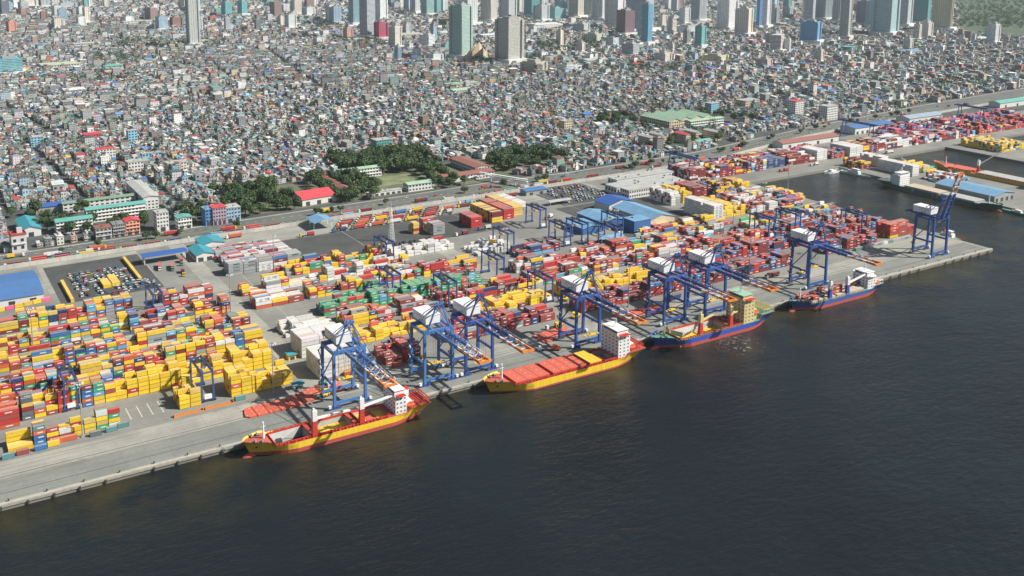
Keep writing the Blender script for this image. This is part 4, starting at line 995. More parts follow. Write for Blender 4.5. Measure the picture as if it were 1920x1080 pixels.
for i, (x, y, c, L) in enumerate(((61, 50, 'teal', 0), (67.5, 51.5, 'teal', 0), (52.5, 49, 'slate', 0), (15.5, 47.5, 'brick', 0), (24.5, 47.8, 'blue', 0), (31, 49, 'yellow', 0), (37, 51, 'orange', 1), (8.5, 46.8, 'teal', 0), (1, 45.8, 'orange', 0), (134, 51, 'teal', 0), (188, 41, 'white', 0), (184, 44, 'green', 0), (190.5, 44.5, 'maroon', 0), (203, 50, 'orange', 0), (235, 46, 'orange', 0), (246, 47.5, 'navy', 0))):
    o = link('shipping_container', ME40 if L else ME20, None, (x, y, .03), vari(PAL[c])); o.rotation_euler.z = rnd.uniform(-.03, .03)
    tag(o, ('long ' if L else '')+CN[c]+' container standing alone at the yard edge, %s from the left' % orde(i+1), 'shipping container', 'loose containers along the quay side of the yard')
for i in range(9):
    o = link('shipping_container', ME20, None, (8+i*6.4, 276.5+i*1.25, .03), vari(PAL['pink' if i in (0, 1, 4, 8) else 'yellow'])); o.rotation_euler.z = .18
    tag(o, '%s box, %s along the bright row below the big blue shed' % ('pink' if i in (0, 1, 4, 8) else 'yellow', orde(i+1)), 'shipping container', 'pink and yellow boxes below the blue shed')
yr = 0
for (xx, y0, n_, rz_) in ((76, 276, 8, PI/2), (105, 294, 7, 0), (109, 300, 0, 0), (131, 300, 10, PI/2), (112, 296, 9, 0)):
    for k in range(n_):
        yr += 1; o = link('shipping_container', ME20, None, (xx, y0+k*(2.6 if rz_ == 0 else 6.4), .03), vari(PAL['yellow'], .06)); o.rotation_euler.z = rz_
        tag(o, 'yellow van-like box, %s of those parked in the car yard' % orde(yr), 'shipping container', 'yellow boxes in the car yard')

# port wall, light masts, footbridge
def wall_strip():
    m = MB(); xs = [x for x, _ in WALL]
    for (xa, ya), (xb, yb) in zip(WALL, WALL[1:]):
        n_ = max(1, int((xb-xa)/6))
        for k in range(n_):
            a, b_ = k/n_, (k+1)/n_; p = (xa+(xb-xa)*a, ya+(yb-ya)*a); q = (xa+(xb-xa)*b_-.15, ya+(yb-ya)*b_)
            if 315 > p[0] > 305: continue
            m.bar((p[0], p[1], 1.9), (q[0], q[1], 1.9), .35, 3.8); m.box(p[0], p[1], 0, .6, .6, 4.2)
    o = m.build('port_wall', mat('wall_concrete', (.50, .49, .44), .85, var=.35, scale=.08)); tag(o, 'long pale concrete boundary wall between port and road', 'wall')
wall_strip()
def make_mast(h=32):
    r = empty('light_mast'); m = MB(); m.cyl((0, 0, 0), (0, 0, h), .42, 8, r2=.2); m.box(0, 0, 0, 1.6, 1.6, .8); m.build('pole', M_steel, r)
    m = MB()
    for k in range(8):
        a, b_ = 2*PI*k/8, 2*PI*(k+1)/8; m.bar((1.7*math.cos(a), 1.7*math.sin(a), h-.6), (1.7*math.cos(b_), 1.7*math.sin(b_), h-.6), .15); m.bar((0, 0, h-.6), (1.7*math.cos(a), 1.7*math.sin(a), h-.6), .12)
    m.build('lamp_ring', M_steel, r)
    for k in range(8):
        a = 2*PI*k/8; MB().box(2.0*math.cos(a), 2.0*math.sin(a), h-1.2, .7, .7, .5, a).build('floodlight', M_white, r)
    return r
mm = make_mast()
MASTS = [(46, 51, 'at the quay edge of the left block'), (154, 49.5, 'beside the yellow block near the teal-roofed hut'), (38, 186, 'over the fifth row at the far left'), (170, 185, 'by the road right of the left block'), (430, 53, 'in front of the maroon row behind the third crane'),
         (557, 55, 'in front of the maroon row behind the blue ship'), (669, 57, 'before the dark red row near the quay end'), (634, 149, 'amid the right block rows'), (522, 182, 'next to the deep blue box building'), (405, 184, 'beside the navy and turquoise stacks'),
         (716, 188, 'at the foot of the white box wall'), (800, 232, 'on the basin edge beside the yellow stacks'), (330, 120, 'over the yellow stacks in mid-terminal'), (230, 262, 'beside the grey stacks by the gate')]
for i, (x, y, lb) in enumerate(MASTS):
    o = mm if i == 0 else copy_tree(mm); o.location = (x, y, 0); tag(o, 'tall light mast '+lb, 'light mast', 'tall floodlight masts in the terminal')
r = empty('radio_tower', (352, 292, 0)); tag(r, 'white lattice radio tower beside the parked trucks', 'tower'); m = MB()
for k in range(12):
    z0, z1 = k*2.6, (k+1)*2.6; w0, w1 = 2.2-k*.15, 2.2-(k+1)*.15
    for sx, sy in ((-1, -1), (1, -1), (1, 1), (-1, 1)):
        m.bar((sx*w0, sy*w0, z0), (sx*w1, sy*w1, z1), .2); m.bar((sx*w0, sy*w0, z0), (-sy*w1, sx*w1, z1), .12); m.bar((sx*w1, sy*w1, z1), (-sy*w1, sx*w1, z1), .12)
m.build('lattice', M_white, r); m = MB(); m.cyl((0, 0, 31), (0, 0, 37), .12, 6); m.build('antenna', M_white, r)
r = empty('footbridge', (0, 0, 0)); tag(r, 'pale covered footbridge slanting over the port road', 'bridge'); m = MB(); m.bar((545, 457, 6.5), (572, 398, 6.5), 2.6, .5); m.bar((545, 457, 9), (572, 398, 9), 3, .2); m.bar((545, 457, 6), (500, 455, 1), 2, .4)
m.build('deck', W_white, r)
for k in range(5):
    a = k/4; MB().bar((545+27*a, 457-59*a, 0), (545+27*a, 457-59*a, 6.3), .7).build('pier', W_white, r)

# ---------------------------------------------------------------- vehicles
def make_truck(boxlen=12.0, kind='box'):
    r = empty('truck'); m = MB()
    m.hexa([(-8.9, -1.2, .7), (-6.9, -1.2, .7), (-6.9, 1.2, .7), (-8.9, 1.2, .7), (-8.6, -1.15, 3.2), (-6.9, -1.15, 3.2), (-6.9, 1.15, 3.2), (-8.6, 1.15, 3.2)])
    c = m.build('cab', M_obj, r); MB().box(-8.82, 0, 2.0, .1, 2.0, .8).build('windscreen', M_glass, c)
    m = MB(); m.box(-.6, 0, .8, 14.0, .9, .35); m.build('chassis', M_dark, r)
    wm = MB().cyl((0, -1.22, .5), (0, -.6, .5), .5, 10).cyl((0, .6, .5), (0, 1.22, .5), .5, 10).cyl((0, -.6, .5), (0, .6, .5), .12, 6).mesh('axle', M_tyre)
    for x in (-8.0, -5.6, 3.2, 4.6): link('wheel_axle', wm, r, (x, 0, 0))
    if kind == 'box': link('cargo_box', ME40, r, (-.2, 0, 1.2))
    elif kind == 'short': link('cargo_box', ME20, r, (2.2, 0, 1.2))
    return r
TR = [make_truck(), make_truck(kind='short'), make_truck(kind='flat')]; used = [False]*3; TRN = [0]
CABC = [(.7, .7, .68), (.7, .7, .68), (.65, .45, .05), (.45, .05, .04), (.05, .12, .35), (.05, .3, .2)]
def truck(x, y, rz, label, pal, grp, kinds=(0, 0, 0, 0, 1, 2), z=.02):
    k = rnd.choice(kinds)
    if used[k]: o = copy_tree(TR[k])
    else: o = TR[k]; used[k] = True
    o.location = (x, y, z); o.rotation_euler.z = rz; c = pick(pal); TRN[0] += 1
    for ch in o.children:
        if ch.name.startswith('cargo_box'): ch.color = vari(PAL[c])+(1,)
        if ch.name.startswith('cab'): ch.color = rnd.choice(CABC)+(1,)
    what = ('long %s box truck' % CN[c], 'short %s box truck' % CN[c], 'empty flat truck')[k]
    tag(o, what+', '+label, 'truck', grp); return o
ROADP = dict(maroon=20, red=16, orange=8, navy=5, blue=4, yellow=7, white=8, grey=4, green=2, sky=3)
for lane, (dy, dens, x0, x1) in enumerate(((5.5, .8, -10, 620), (12, .4, -10, 1100), (18.5, .25, 60, 1400), (31, .2, 30, 1500))):
    x = x0; k = 0
    while x < x1:
        if rnd.random() < dens*(1 if x < 700 else .6):
            yy = interp(WALL, x)+dy; an = math.atan2(interp(WALL, x+5)-interp(WALL, x-5), 10)
            if seen(x, yy): k += 1; truck(x, yy, an+(PI if lane > 1 else 0), '%s from left in road lane %s' % (orde(k), ('one by the wall', 'two', 'three', 'four by the city')[lane]), ROADP, 'trucks on the port road')
        x += rnd.uniform(17.5, 21)
for row, yy in enumerate((345, 350.5, 356, 361.5, 367, 373)):
    k = 0; x = 325+row*4
    while x < (455 if row < 3 else 540):
        if rnd.random() < .82: k += 1; truck(x, yy, rnd.uniform(-.06, .06), '%s in row %s by the radio tower' % (orde(k), ('one', 'two', 'three', 'four', 'five', 'six')[row]), ROADP, 'trucks parked inside the port wall')
        x += 19
for i, (x, y, a, t_) in enumerate(((152, 322, 1.35, 'left of those below the blue gate canopy'), (161, 316, 1.35, 'middle lane below the blue gate canopy'), (165, 298, 1.4, 'nearest below the blue gate canopy'), (171, 326, 1.35, 'right lane by the blue gate canopy'), (200, 352-24, 1.4, 'beside the teal-roofed offices'),
                                   (238, 262, .05, 'driving below the grey stacks'), (272, 233, 0, 'at the foot of the radio-side road'), (293, 346, 0, 'waiting left of the pale gate canopy'), (306, 262, .1, 'on the asphalt before the white tanks'), (388, 272, 0, 'below the yellow stack in the asphalt yard'),
                                   (418, 276, .1, 'between the dark red stacks'), (446, 281, 0, 'by the tall dark red stack'), (334, 16, -.5, 'crossing the quay beyond the orange-decked ship'), (520, 282, .5, 'beside the rounded tanks by the warehouse'), (360, 47, 0, 'by the long red corner containers'),
                                   (575, 46, 0, 'near the crane by the small blue ship'), (470, 47, .1, 'behind the close pair of cranes'), (880, 308, 0, 'on the wharf at the basin head'), (938, 312, .05, 'farther along the basin head wharf'), (1080, 312, 0, 'on the far wharf'), (233, 375, .05, 'right behind the grey stacks'))):
    truck(x, y, a, t_, dict(ROADP, white=20), 'trucks at work in the terminal', (0, 1) if i != 12 else (1,))
def car_mesh(kind):
    m = MB(); L, W = (4.4, 1.75) if kind == 0 else (5.0, 1.9); hb_, ht = (.85, 1.45) if kind == 0 else (1.0, 2.1)
    m.box(0, 0, .3, L, W, hb_-.3)
    a, b_ = (-1.2, 1.6) if kind == 0 else (-1.6, 2.4)
    m.hexa([(a, -W/2+.06, hb_), (b_, -W/2+.06, hb_), (b_, W/2-.06, hb_), (a, W/2-.06, hb_), (a+.6, -W/2+.2, ht), (b_-.4, -W/2+.2, ht), (b_-.4, W/2-.2, ht), (a+.6, W/2-.2, ht)], mi=2, top=0)
    for x in (-L*.3, L*.3):
        for sy in (-1, 1): m.cyl((x, sy*(W/2-.15), .32), (x, sy*(W/2+.02), .32), .32, 8, mi=1)
    return m.mesh('car', [M_obj, M_tyre, M_glass])
CM = [car_mesh(0), car_mesh(1)]
CCOL = [((.68, .68, .67), 'white', 50), ((.35, .36, .37), 'silver', 16), ((.06, .06, .07), 'black', 10), ((.4, .04, .04), 'red', 8), ((.05, .13, .35), 'blue', 8), ((.05, .28, .22), 'green', 4), ((.6, .4, .06), 'yellow', 4)]
def car(x, y, rz, label, grp, z=.02, van=.4):
    x_ = rnd.uniform(0, 100); 
    for c, nm, wgt in CCOL:
        x_ -= wgt
        if x_ <= 0: break
    k = 1 if rnd.random() < van else 0
    o = link('parked_car', CM[k], None, (x, y, z), vari(c, .05)); o.rotation_euler.z = rz
    tag(o, '%s %s, %s' % (nm, 'van' if k else 'car', label), 'car', grp)
for row in range(11):
    k = 0
    for j in range(13):
        x, y = 84+j*4.6+rnd.uniform(-.7, .7), 277+row*6.2+rnd.uniform(-.8, .8)
        if rnd.random() < .3 or 100 < x < 118 and 292 < y < 320 or x > 128 and y > 298: continue
        k += 1; car(x, y, PI/2+rnd.uniform(-.35, .35)+(PI/2 if row % 3 == 0 else 0), '%s in the %s row of the left car yard' % (orde(k), ORD[row+1]), 'vehicles crowded in the left car yard')
for row in range(8):
    k = 0
    for j in range(14):
        if rnd.random() < .25: continue
        k += 1; car(572+j*4.0+row*.6, 322+row*7.6+rnd.uniform(-.3, .3), PI/2+rnd.uniform(-.1, .1), '%s in row %d of the parking yard by the office' % (orde(k), row+1), 'cars in the parking yard by the office', van=.15)
for i in range(60):
    x = rnd.uniform(20, 1500); d = rnd.choice((12, 18.5, 30.5, 37.5, 38, 41)); car(x, interp(WALL, x)+d+rnd.uniform(-.6, .6), math.atan2(interp(WALL, x+5)-interp(WALL, x-5), 10), 'car number %s seen along the port road' % orde(i+1), 'cars on the port road', .02)
# reach stackers and forklifts
def reach_stacker(x, y, rz, label):
    r = empty('reach_stacker', (x, y, .02), rz); tag(r, label, 'forklift', 'yellow container handlers')
    m = MB(); m.box(0, 0, .8, 6.5, 2.8, 1.3); m.box(2.6, 0, 2.1, 1.6, 2.6, .8); m.build('body', M_yel, r)
    MB().box(-.4, .5, 2.1, 1.6, 1.5, 1.6).build('cab', M_glass, r); MB().bar((2.6, 0, 3.2), (-5.2, 0, 6.0), .8).build('lifting_arm', M_yel, r); MB().box(-5.2, 0, 5.0, 1.0, 6.0, .5).build('spreader', M_yel, r)
    for a in (-2.2, 2.2): MB().cyl((a, -1.6, .8), (a, 1.6, .8), .8, 10).build('wheel_axle', M_tyre, r)
reach_stacker(252, 44, 1, 'yellow container handler in front of the dark red stacks'); reach_stacker(383, 55, .4, 'yellow container handler under the third smooth crane')
reach_stacker(398, 88, .8, 'yellow container handler beside the yellow and red corner stacks'); reach_stacker(500, 44, .2, 'yellow container handler right of the mid-quay hatch covers')
reach_stacker(601, 40, .5, 'yellow container handler behind the small blue ship'); reach_stacker(640, 208, 1.3, 'container handler near the warehouse end wall'); reach_stacker(180, 30, .3, 'yellow container handler under the nearest lattice crane')
# long flat cribs of timber-brown racks on the asphalt
for i in range(6):
    r = empty('flat_rack', (300+(i % 3)*13, 262+(i//3)*6, .02), .25); tag(r, 'brown stacked flat rack, %s in the %s line on the open asphalt' % (ORD[i % 3+1], ('near', 'far')[i//3]), 'flat rack', 'brown racks on the open asphalt')
    MB().box(0, 0, 0, 12, 2.4, 1.3).build('platform', mat('rack_brown', (.4, .17, .05), .7), r)
    for sx in (-1, 1): MB().box(sx*5.85, 0, 1.3, .3, 2.4, .7).build('end_post', M_orange, r)
for i in range(14):
    r = empty('trailer', (318+i*5.2, 276+rnd.uniform(-1, 1)+i*.25, .02), 1.3+rnd.uniform(-.2, .2)); tag(r, 'empty trailer chassis, %s of the row parked by the radio tower' % orde(i+1), 'trailer', 'empty trailers by the radio tower')
    MB().box(0, 0, .9, 12, 1.0, .3).box(0, 0, 1.2, .4, 2.4, .15).box(-5, 0, 1.2, .4, 2.4, .15).box(5, 0, 1.2, .4, 2.4, .15).build('chassis', M_dark, r)
    MB().cyl((4, -1.2, .5), (4, 1.2, .5), .5, 8).build('wheel_axle', M_tyre, r)

bo = MB().cyl((0, 0, 0), (0, 0, .9), .35, 8, r2=.28).cyl((0, 0, .9), (0, 0, 1.2), .5, 8).mesh('bollard', M_dark)
for i in range(46):
    x = 4+i*17.2; tag(link('bollard', bo, None, (x, 1.9, .005)), 'small dark mooring bollard standing on the quay edge by the kerb', 'bollard', 'bollards along the quay edge')
for i, (sx_, bx_) in enumerate(((120, 104), (222, 246), (268, 254), (381, 396), (400, 388), (502, 520), (534, 524), (626, 646))):
    m = MB(); q0 = Vector((sx_, -7, 4.5)); q1 = Vector((bx_, 1.9, 1.0)); pr = q0
    for k in range(1, 9):
        t = k/8; c_ = q0.lerp(q1, t); c_.z -= 1.6*math.sin(PI*t); m.bar(pr, c_, .16); pr = c_
    tag(m.build('mooring_line', mat('rope', (.5, .48, .42), .9)), 'thin mooring line sagging from ship to quay, %s from the left' % orde(i+1), 'rope', 'mooring lines of the ships')
# ---------------------------------------------------------------- trees
def crown_mesh(seed, R_=5.0, n=850, flat=.75):
    r_ = random.Random(seed); mb = MB(); blobs = []
    for i in range(9):
        a = r_.uniform(0, 2*PI); d = R_*.62*math.sqrt(r_.random()); blobs.append((math.cos(a)*d, math.sin(a)*d, R_*(.75+r_.uniform(-.35, .45))*flat+3.0, R_*r_.uniform(.32, .58)))
    for i in range(n):
        bx, by, bz, br = blobs[i % 9]; u = r_.uniform(-1, 1); t = r_.uniform(0, 2*PI); s = math.sqrt(1-u*u); k_ = br*(r_.uniform(.55, 1.08))
        nx, ny, nz = s*math.cos(t), s*math.sin(t), u*.85; c = Vector((bx+nx*k_, by+ny*k_, bz+nz*k_))
        nn = (Vector((nx, ny, nz))+Vector((r_.uniform(-.7, .7), r_.uniform(-.7, .7), r_.uniform(-.2, .9)))).normalized()
        a_ = nn.orthogonal().normalized(); b_ = nn.cross(a_); sz = R_*r_.uniform(.07, .14); g = r_.uniform(.55, 1.5)
        col = (.030*g*r_.uniform(.8, 1.5), .072*g, .022*g)
        mb.face([c+a_*sz, c+b_*sz*.8, c-a_*sz, c-b_*sz*.7], 0, col)
    return mb
m_leaf, n, l, b = _nodes('foliage'); a = n.new('ShaderNodeAttribute'); a.attribute_name = 'Col'; oi = n.new('ShaderNodeObjectInfo'); l.new(mixc(n, l, ramp(n, l, oi.outputs['Random'], .2, 1, 0, .75), a.outputs['Color'], mixc(n, l, 1.0, a.outputs['Color'], (1.7, 1.25, .6), 'MULTIPLY')), b.inputs['Base Color']); b.inputs['Roughness'].default_value = .7
M_bark = mat('bark', (.12, .09, .06), .9)
TREES = []
for s_ in range(5):
    r = empty('tree'); m = MB(); m.cyl((0, 0, 0), (0, 0, 4.2), .35, 7, r2=.22)
    for k in range(4):
        a = k*1.6+s_; m.cyl((0, 0, 3.2), (2.2*math.cos(a), 2.2*math.sin(a), 5.8), .18, 5, r2=.08)
    m.build('trunk', M_bark, r); crown_mesh(s_, n=1100).build('crown', m_leaf, r); TREES.append([r, False])
TPOS = []
def inb(x, y, boxes): return any(a <= x <= c and b_ <= y <= d for a, b_, c, d in boxes)
PARKB = [(322, 444, 366, 488), (376, 462, 393, 534), (404, 524, 458, 552), (424, 484, 500, 526), (446, 440, 482, 464), (497, 452, 582, 482), (546, 478, 586, 545), (400, 440, 445, 462), (90, 464, 128, 484), (122, 492, 184, 508), (180, 512, 200, 600)]
def scatter(n_, x0, y0, x1, y1, smin, smax, where, avoid=(), dmin=7.5):
    k = 0; tries = 0
    while k < n_ and tries < n_*30:
        tries += 1; x, y = rnd.uniform(x0, x1), rnd.uniform(y0, y1)
        if inb(x, y, PARKB) or inb(x, y, avoid) or any((x-a)**2+(y-b_)**2 < dmin*dmin for a, b_, *_ in TPOS): continue
        k += 1; TPOS.append((x, y, rnd.uniform(smin, smax), where))
scatter(38, 262, 438, 322, 545, 1.0, 1.5, 'in the grove left of the red-roofed hall')
scatter(34, 366, 438, 424, 548, 1.0, 1.5, 'in the grove between the school roofs')
scatter(60, 424, 528, 548, 625, 1.1, 1.7, 'in the dense grove behind the school field')
scatter(16, 484, 440, 520, 530, 1.0, 1.5, 'beside the small white school block')
scatter(30, 588, 476, 680, 540, 1.1, 1.7, 'in the grove right of the brown-roofed school')
scatter(12, 205, 450, 262, 520, .8, 1.2, 'behind the coloured houses by the road')
scatter(14, 60, 450, 130, 560, .8, 1.3, 'around the teal-roofed school')
scatter(12, 118, 450, 175, 490, .7, 1.1, 'in the school courtyard')
scatter(14, 880, 570, 940, 700, 1.0, 1.6, 'left of the green-roofed halls')
scatter(10, 1060, 570, 1110, 650, .9, 1.4, 'right of the green-roofed halls')
scatter(14, 820, 470, 960, 520, .8, 1.3, 'around the beige apartment blocks')
for i in range(75):
    x = rnd.uniform(20, 1500); TPOS.append((x, interp(WALL, x)+24.5+rnd.uniform(-1.5, 1.5), rnd.uniform(.45, .85), 'on the median of the port road'))
for a_ in ((186, 316), (196, 312), (222, 372), (236, 376), (960, 400), (970, 408), (1130, 405), (1170, 455), (1230, 400), (1105, 440), (580, 345), (610, 360), (660, 395), (720, 398), (600, 395), (860, 402)):
    TPOS.append((a_[0], a_[1], rnd.uniform(.6, 1.0), 'inside the port by the wall'))
cnt = {}
TPOS = [t for t in TPOS if seen(t[0], t[1])][:300]
for (x, y, s_, wh) in sorted(TPOS, key=lambda t: (t[3], t[0])):
    cnt[wh] = cnt.get(wh, 0)+1; T = rnd.choice(TREES)
    o = copy_tree(T[0]) if T[1] else T[0]; T[1] = True
    s_ *= 1.22; o.location = (x, y, 0); o.scale = (s_, s_, s_*rnd.uniform(.85, 1.1)); o.rotation_euler.z = rnd.uniform(0, 6)
    tag(o, '%s tree from the left %s' % (orde(cnt[wh]), wh), 'tree', 'trees near the port road')

# ---------------------------------------------------------------- schools and named buildings behind the road
mf = MB()
mf.face([(424, 484, .03), (500, 484, .03), (500, 526, .03), (424, 526, .03)]); struct(mf.build('sports_field', M_grass), 'worn green and sandy school field', 'field')
struct(MB().face([(262, 442, .01), (548, 444, .01), (548, 625, .01), (424, 625, .01), (424, 548, .01), (262, 545, .01)]).face([(549, 462, .01), (680, 466, .01), (680, 540, .01), (549, 556, .01)]).build('school_ground', ground_mat('soil', (.10, .12, .06), (.17, .16, .11), .05)), 'shaded ground under the school trees', 'ground')
hall('school_building', 'white four-storey school wing with teal roof, nearest the road', 109, 474, 32, 13, 12, 1.4, W_white, R_tgreen, ridge='x', doors=0, windows=10, floors=4, ledge=W_white)
hall('school_building', 'long white school wing with teal and mint roof behind the shops', 152, 500, 56, 12, 13, 1.4, W_white, R_tgreen, ridge='x', doors=0, windows=16, floors=4, ledge=W_white)
hall('school_building', 'grey-roofed school wing running inland', 190, 556, 15, 80, 13, 1.2, W_white, R_lgrey, doors=0, windows=4, floors=4)
hall('school_building', 'green-roofed rear school wing', 145, 548, 70, 10, 10, 1.2, W_white, rm('dull_green', (.20, .30, .20)), ridge='x', doors=0, windows=14, floors=3)
hall('shed', 'long teal-roofed hall at the left by the road', 72, 496, 17, 44, 7, 3, W_white, R_teal, doors=1)
hall('shed', 'long deep-blue roof behind the teal-roofed hall', 108, 560, 46, 14, 7, 2, W_grey, R_db, ridge='x', doors=2)
hall('school_hall', 'bright red gabled hall roof among the trees', 344, 466, 38, 34, 7, 5, W_white, R_red, ridge='x', rz=.08, doors=3)
hall('school_building', 'long narrow brown-red roof among the trees', 385, 500, 11, 66, 7, 1.6, W_white, R_brown, doors=2, windows=3, floors=2)
hall('school_building', 'mint-roofed long school block behind the field', 431, 538, 52, 11, 11, 1.2, W_white, R_mint, ridge='x', doors=0, windows=14, floors=3, ledge=W_white)
hall('school_building', 'small white two-storey block with mint roof by the road', 464, 452, 32, 13, 8, 1.2, W_white, R_mint, ridge='x', doors=0, windows=8, floors=2)
hall('school_building', 'brown-roofed school wing along the road', 534, 468, 66, 17, 7, 1.6, W_white, R_brown, ridge='x', doors=0, windows=16, floors=2)
hall('school_building', 'brown-roofed school wing running inland behind the footbridge', 565, 512, 20, 60, 8, 1.6, W_white, R_brown, doors=0, windows=5, floors=2)
hall('shop_row', 'low white shop row in front of the school field', 421, 451, 40, 6, 4, 0, W_white, R_lgrey, doors=6)
for i, (x, y, wx, wy, h) in enumerate(((968, 628, 22, 66, 9), (992, 630, 22, 66, 9), (1016, 630, 22, 62, 9), (1039, 628, 20, 58, 9))):
    hall('school_hall', 'pale green gabled roof, %s of the four long halls from the left' % ORD[i+1], x, y, wx, wy, h, 4, W_cream, R_mint, doors=0, windows=5, floors=2)
hall('school_building', 'white three-storey wing with mint roof before the green halls', 1010, 578, 66, 13, 11, 1.2, W_white, R_mint, ridge='x', doors=0, windows=18, floors=3, ledge=W_white)
for i, (x, y) in enumerate(((845, 515), (868, 520), (900, 505), (925, 512), (950, 500))):
    hall('apartment_block', 'beige four-storey apartment block, %s of five from the left' % ORD[i+1], x, y, 11, 24, 12, 1.5, W_cream, R_lgrey if i != 2 else R_red, doors=0, windows=4, floors=4)
hall('shed', 'teal-roofed shed near the road by the apartments', 905, 477, 34, 12, 6, 2, W_white, R_tgreen, ridge='x', doors=2)
PINK = mat('wall_mauve', (.42, .30, .38), .8); WBL = mat('wall_bright_blue', (.08, .24, .5), .8); WLB = mat('wall_pale_blue', (.32, .46, .58), .8); WOR = mat('wall_salmon', (.70, .36, .24), .8)
hall('apartment_building', 'mauve five-storey building with red roof at the road corner', 233.5, 431, 13, 13, 17, 0, PINK, R_red, doors=3, windows=5, floors=5)
hall('apartment_building', 'bright blue narrow building left of the mauve one', 223.5, 433, 6.5, 14, 16, 0, WBL, R_lb, doors=1, windows=2, floors=5)
hall('apartment_building', 'pale blue-grey building right of the mauve one', 244, 432, 7, 13, 15, 0, WLB, R_lgrey, doors=1, windows=3, floors=4)
hall('apartment_building', 'second pale blue building at the side street', 252, 436, 6.5, 16, 14, 0, WLB, R_lgrey, doors=1, windows=2, floors=4)
hall('apartment_building', 'salmon four-storey building with red roof on the road', 154.5, 439, 12.5, 12, 13, 1.5, WOR, R_red, doors=2, windows=4, floors=4, ledge=WOR)
hall('apartment_building', 'white five-storey building with flat roof on the road', 181, 436, 11, 13, 18, 0, W_white, R_lgrey, doors=1, windows=4, floors=5)
hall('apartment_building', 'grey shuttered four-storey house between road and school', 142, 438, 11, 12, 12, 0, W_grey, R_grey, doors=2, windows=5, floors=4, ledge=W_grey)
hall('apartment_building', 'dark grey balconied house left of the shuttered one', 128, 436, 14, 12, 11, 0, W_grey, R_brown, doors=2, windows=4, floors=3, ledge=W_white)
hall('apartment_building', 'white house with teal roof right of the white five-storey', 201, 433, 13, 12, 11, 1, W_white, R_tgreen, doors=2, windows=5, floors=3, ledge=W_white)
BLD = [(250, 275, 'sky', 12, 10, 22, 'bright light-blue six-storey house'), (285, 300, 'sky', 24, 10, 9, 'wide pale-cyan house with white frame'), (175, 268, 'pink', 22, 16, 12, 'crimson-roofed block'), (70, 275, 'sky', 16, 14, 13, 'light blue cube house'), (333, 332, 'cream', 22, 14, 17, 'cream apartment house'),
       (200, 300, 'white', 22, 12, 14, 'white hall with red roof'), (255, 322, 'white', 18, 14, 12, 'grey-white shop house'), (720, 285, 'green', 22, 16, 16, 'teal-green warehouse house'), (1340, 212, 'sky', 18, 14, 16, 'pale blue cube house'), (1410, 205, 'cream', 34, 20, 15, 'cream balconied block'), (1498, 220, 'white', 20, 16, 26, 'white and red striped block'),
       (1560, 225, 'white', 26, 16, 22, 'white block by the side street'), (870, 165, 'white', 70, 20, 9, 'long white-walled hall with mint roof'), (640, 470-60, 'white', 12, 10, 9, 'white house by the road'), (1065, 250, 'cream', 14, 12, 18, 'narrow cream house')]
WCOL = dict(sky=mat('wall_sky', (.25, .52, .66), .8), pink=mat('wall_crimson', (.55, .10, .16), .8), cream=W_cream, white=W_white, green=mat('wall_sea', (.10, .34, .28), .8))
EXC = [(58, 444, 132, 580), (118, 420, 252, 446), (118, 444, 200, 524), (100, 520, 200, 575), (180, 560, 200, 605), (262, 436, 330, 545), (326, 436, 424, 548), (424, 436, 592, 556), (424, 550, 548, 625), (588, 470, 680, 540), (930, 560, 1112, 700), (832, 470, 962, 535)]
for (px, py, c, wx, wy, h, lb) in BLD:
    if py == 410: continue
    x, y = G(px, py); EXC.append((x-wx*.6-2, y-2, x+wx*.6+2, y+wy+3))
    hall('house', lb+' standing out of the dense quarter', x, y+wy/2, wx, wy, h, 0, WCOL[c], R_red if 'red' in lb or 'crim' in lb else R_mint if 'mint' in lb else R_lgrey, doors=0, windows=max(3, int(wx/3.5)), floors=max(2, int(h/3.2)), rz=.05)

# ---------------------------------------------------------------- towers of the skyline
TW = {}
def twm(name, c, win):
    if name not in TW:
        TW[name] = mat_src('tower_'+name, 'obj', .5, .12, .05, (.4, .42, .42), windows=win)
    return TW[name]
STY = dict(grid=(3.2, 3.0, .25, .8, .18, .82, (.13, .17, .19)), band=(3.4, 50, .35, .85, -1, 2, (.10, .15, .18)), glass=(3.6, 4.0, .1, .92, .06, .94, (.10, .24, .28)), rib=(60, 3.4, -1, 2, .3, .75, (.14, .18, .2)), slot=(3.1, 6.0, .3, .75, .1, .5, (.12, .14, .15)))
def tower(px, py, wpx, h, col, sty, label, dr=1.0, rot=None, pod=True, crown=True):
    x, y = G(px, py); sc_ = (py+100)/264; wd = wpx/sc_*.82; dp = wd*dr; rot = rnd.uniform(.0, .5) if rot is None else rot
    r = empty('tower', (x, y+dp/2, 0), rot); tag(r, label, 'tower')
    m = MB(); m.box(0, 0, 0, wd, dp, h)
    if sty in ('grid', 'slot'):
        for sx in (-1, 1):
            for sy in (-1, 1): m.box(sx*wd*.5, sy*dp*.5, 0, wd*.16, dp*.16, h*.985)
    elif sty == 'rib':
        for k in range(5): m.box(-wd*.4+k*wd*.2, -dp*.5, 0, wd*.07, 1.2, h*.99); m.box(-wd*.5, -dp*.4+k*dp*.2, 0, 1.2, dp*.07, h*.99)
    m.build('shaft', twm(sty, col, STY[sty]), r, color=col)
    if crown:
        m = MB(); m.box(0, 0, h, wd*.55, dp*.55, 5); m.box(wd*.1, 0, h+5, wd*.2, dp*.3, 3.5); m.build('roof_plant', W_grey, r)
        m = MB()
        for sx in (-1, 1): m.box(sx*wd*.48, 0, h, .8, dp, 1.6); m.box(0, sx*dp*.48, h, wd*.9, .8, 1.6)
        m.build('parapet', twm(sty, col, STY[sty]), r, color=col)
    if pod: MB().box(0, -dp*.1, 0, wd*1.5, dp*1.45, min(14, h*.2)).build('podium', W_white, r)
    EXC.append((x-wd*.8-3, y-8, x+wd*.8+3, y+dp*1.2+6)); return x, y
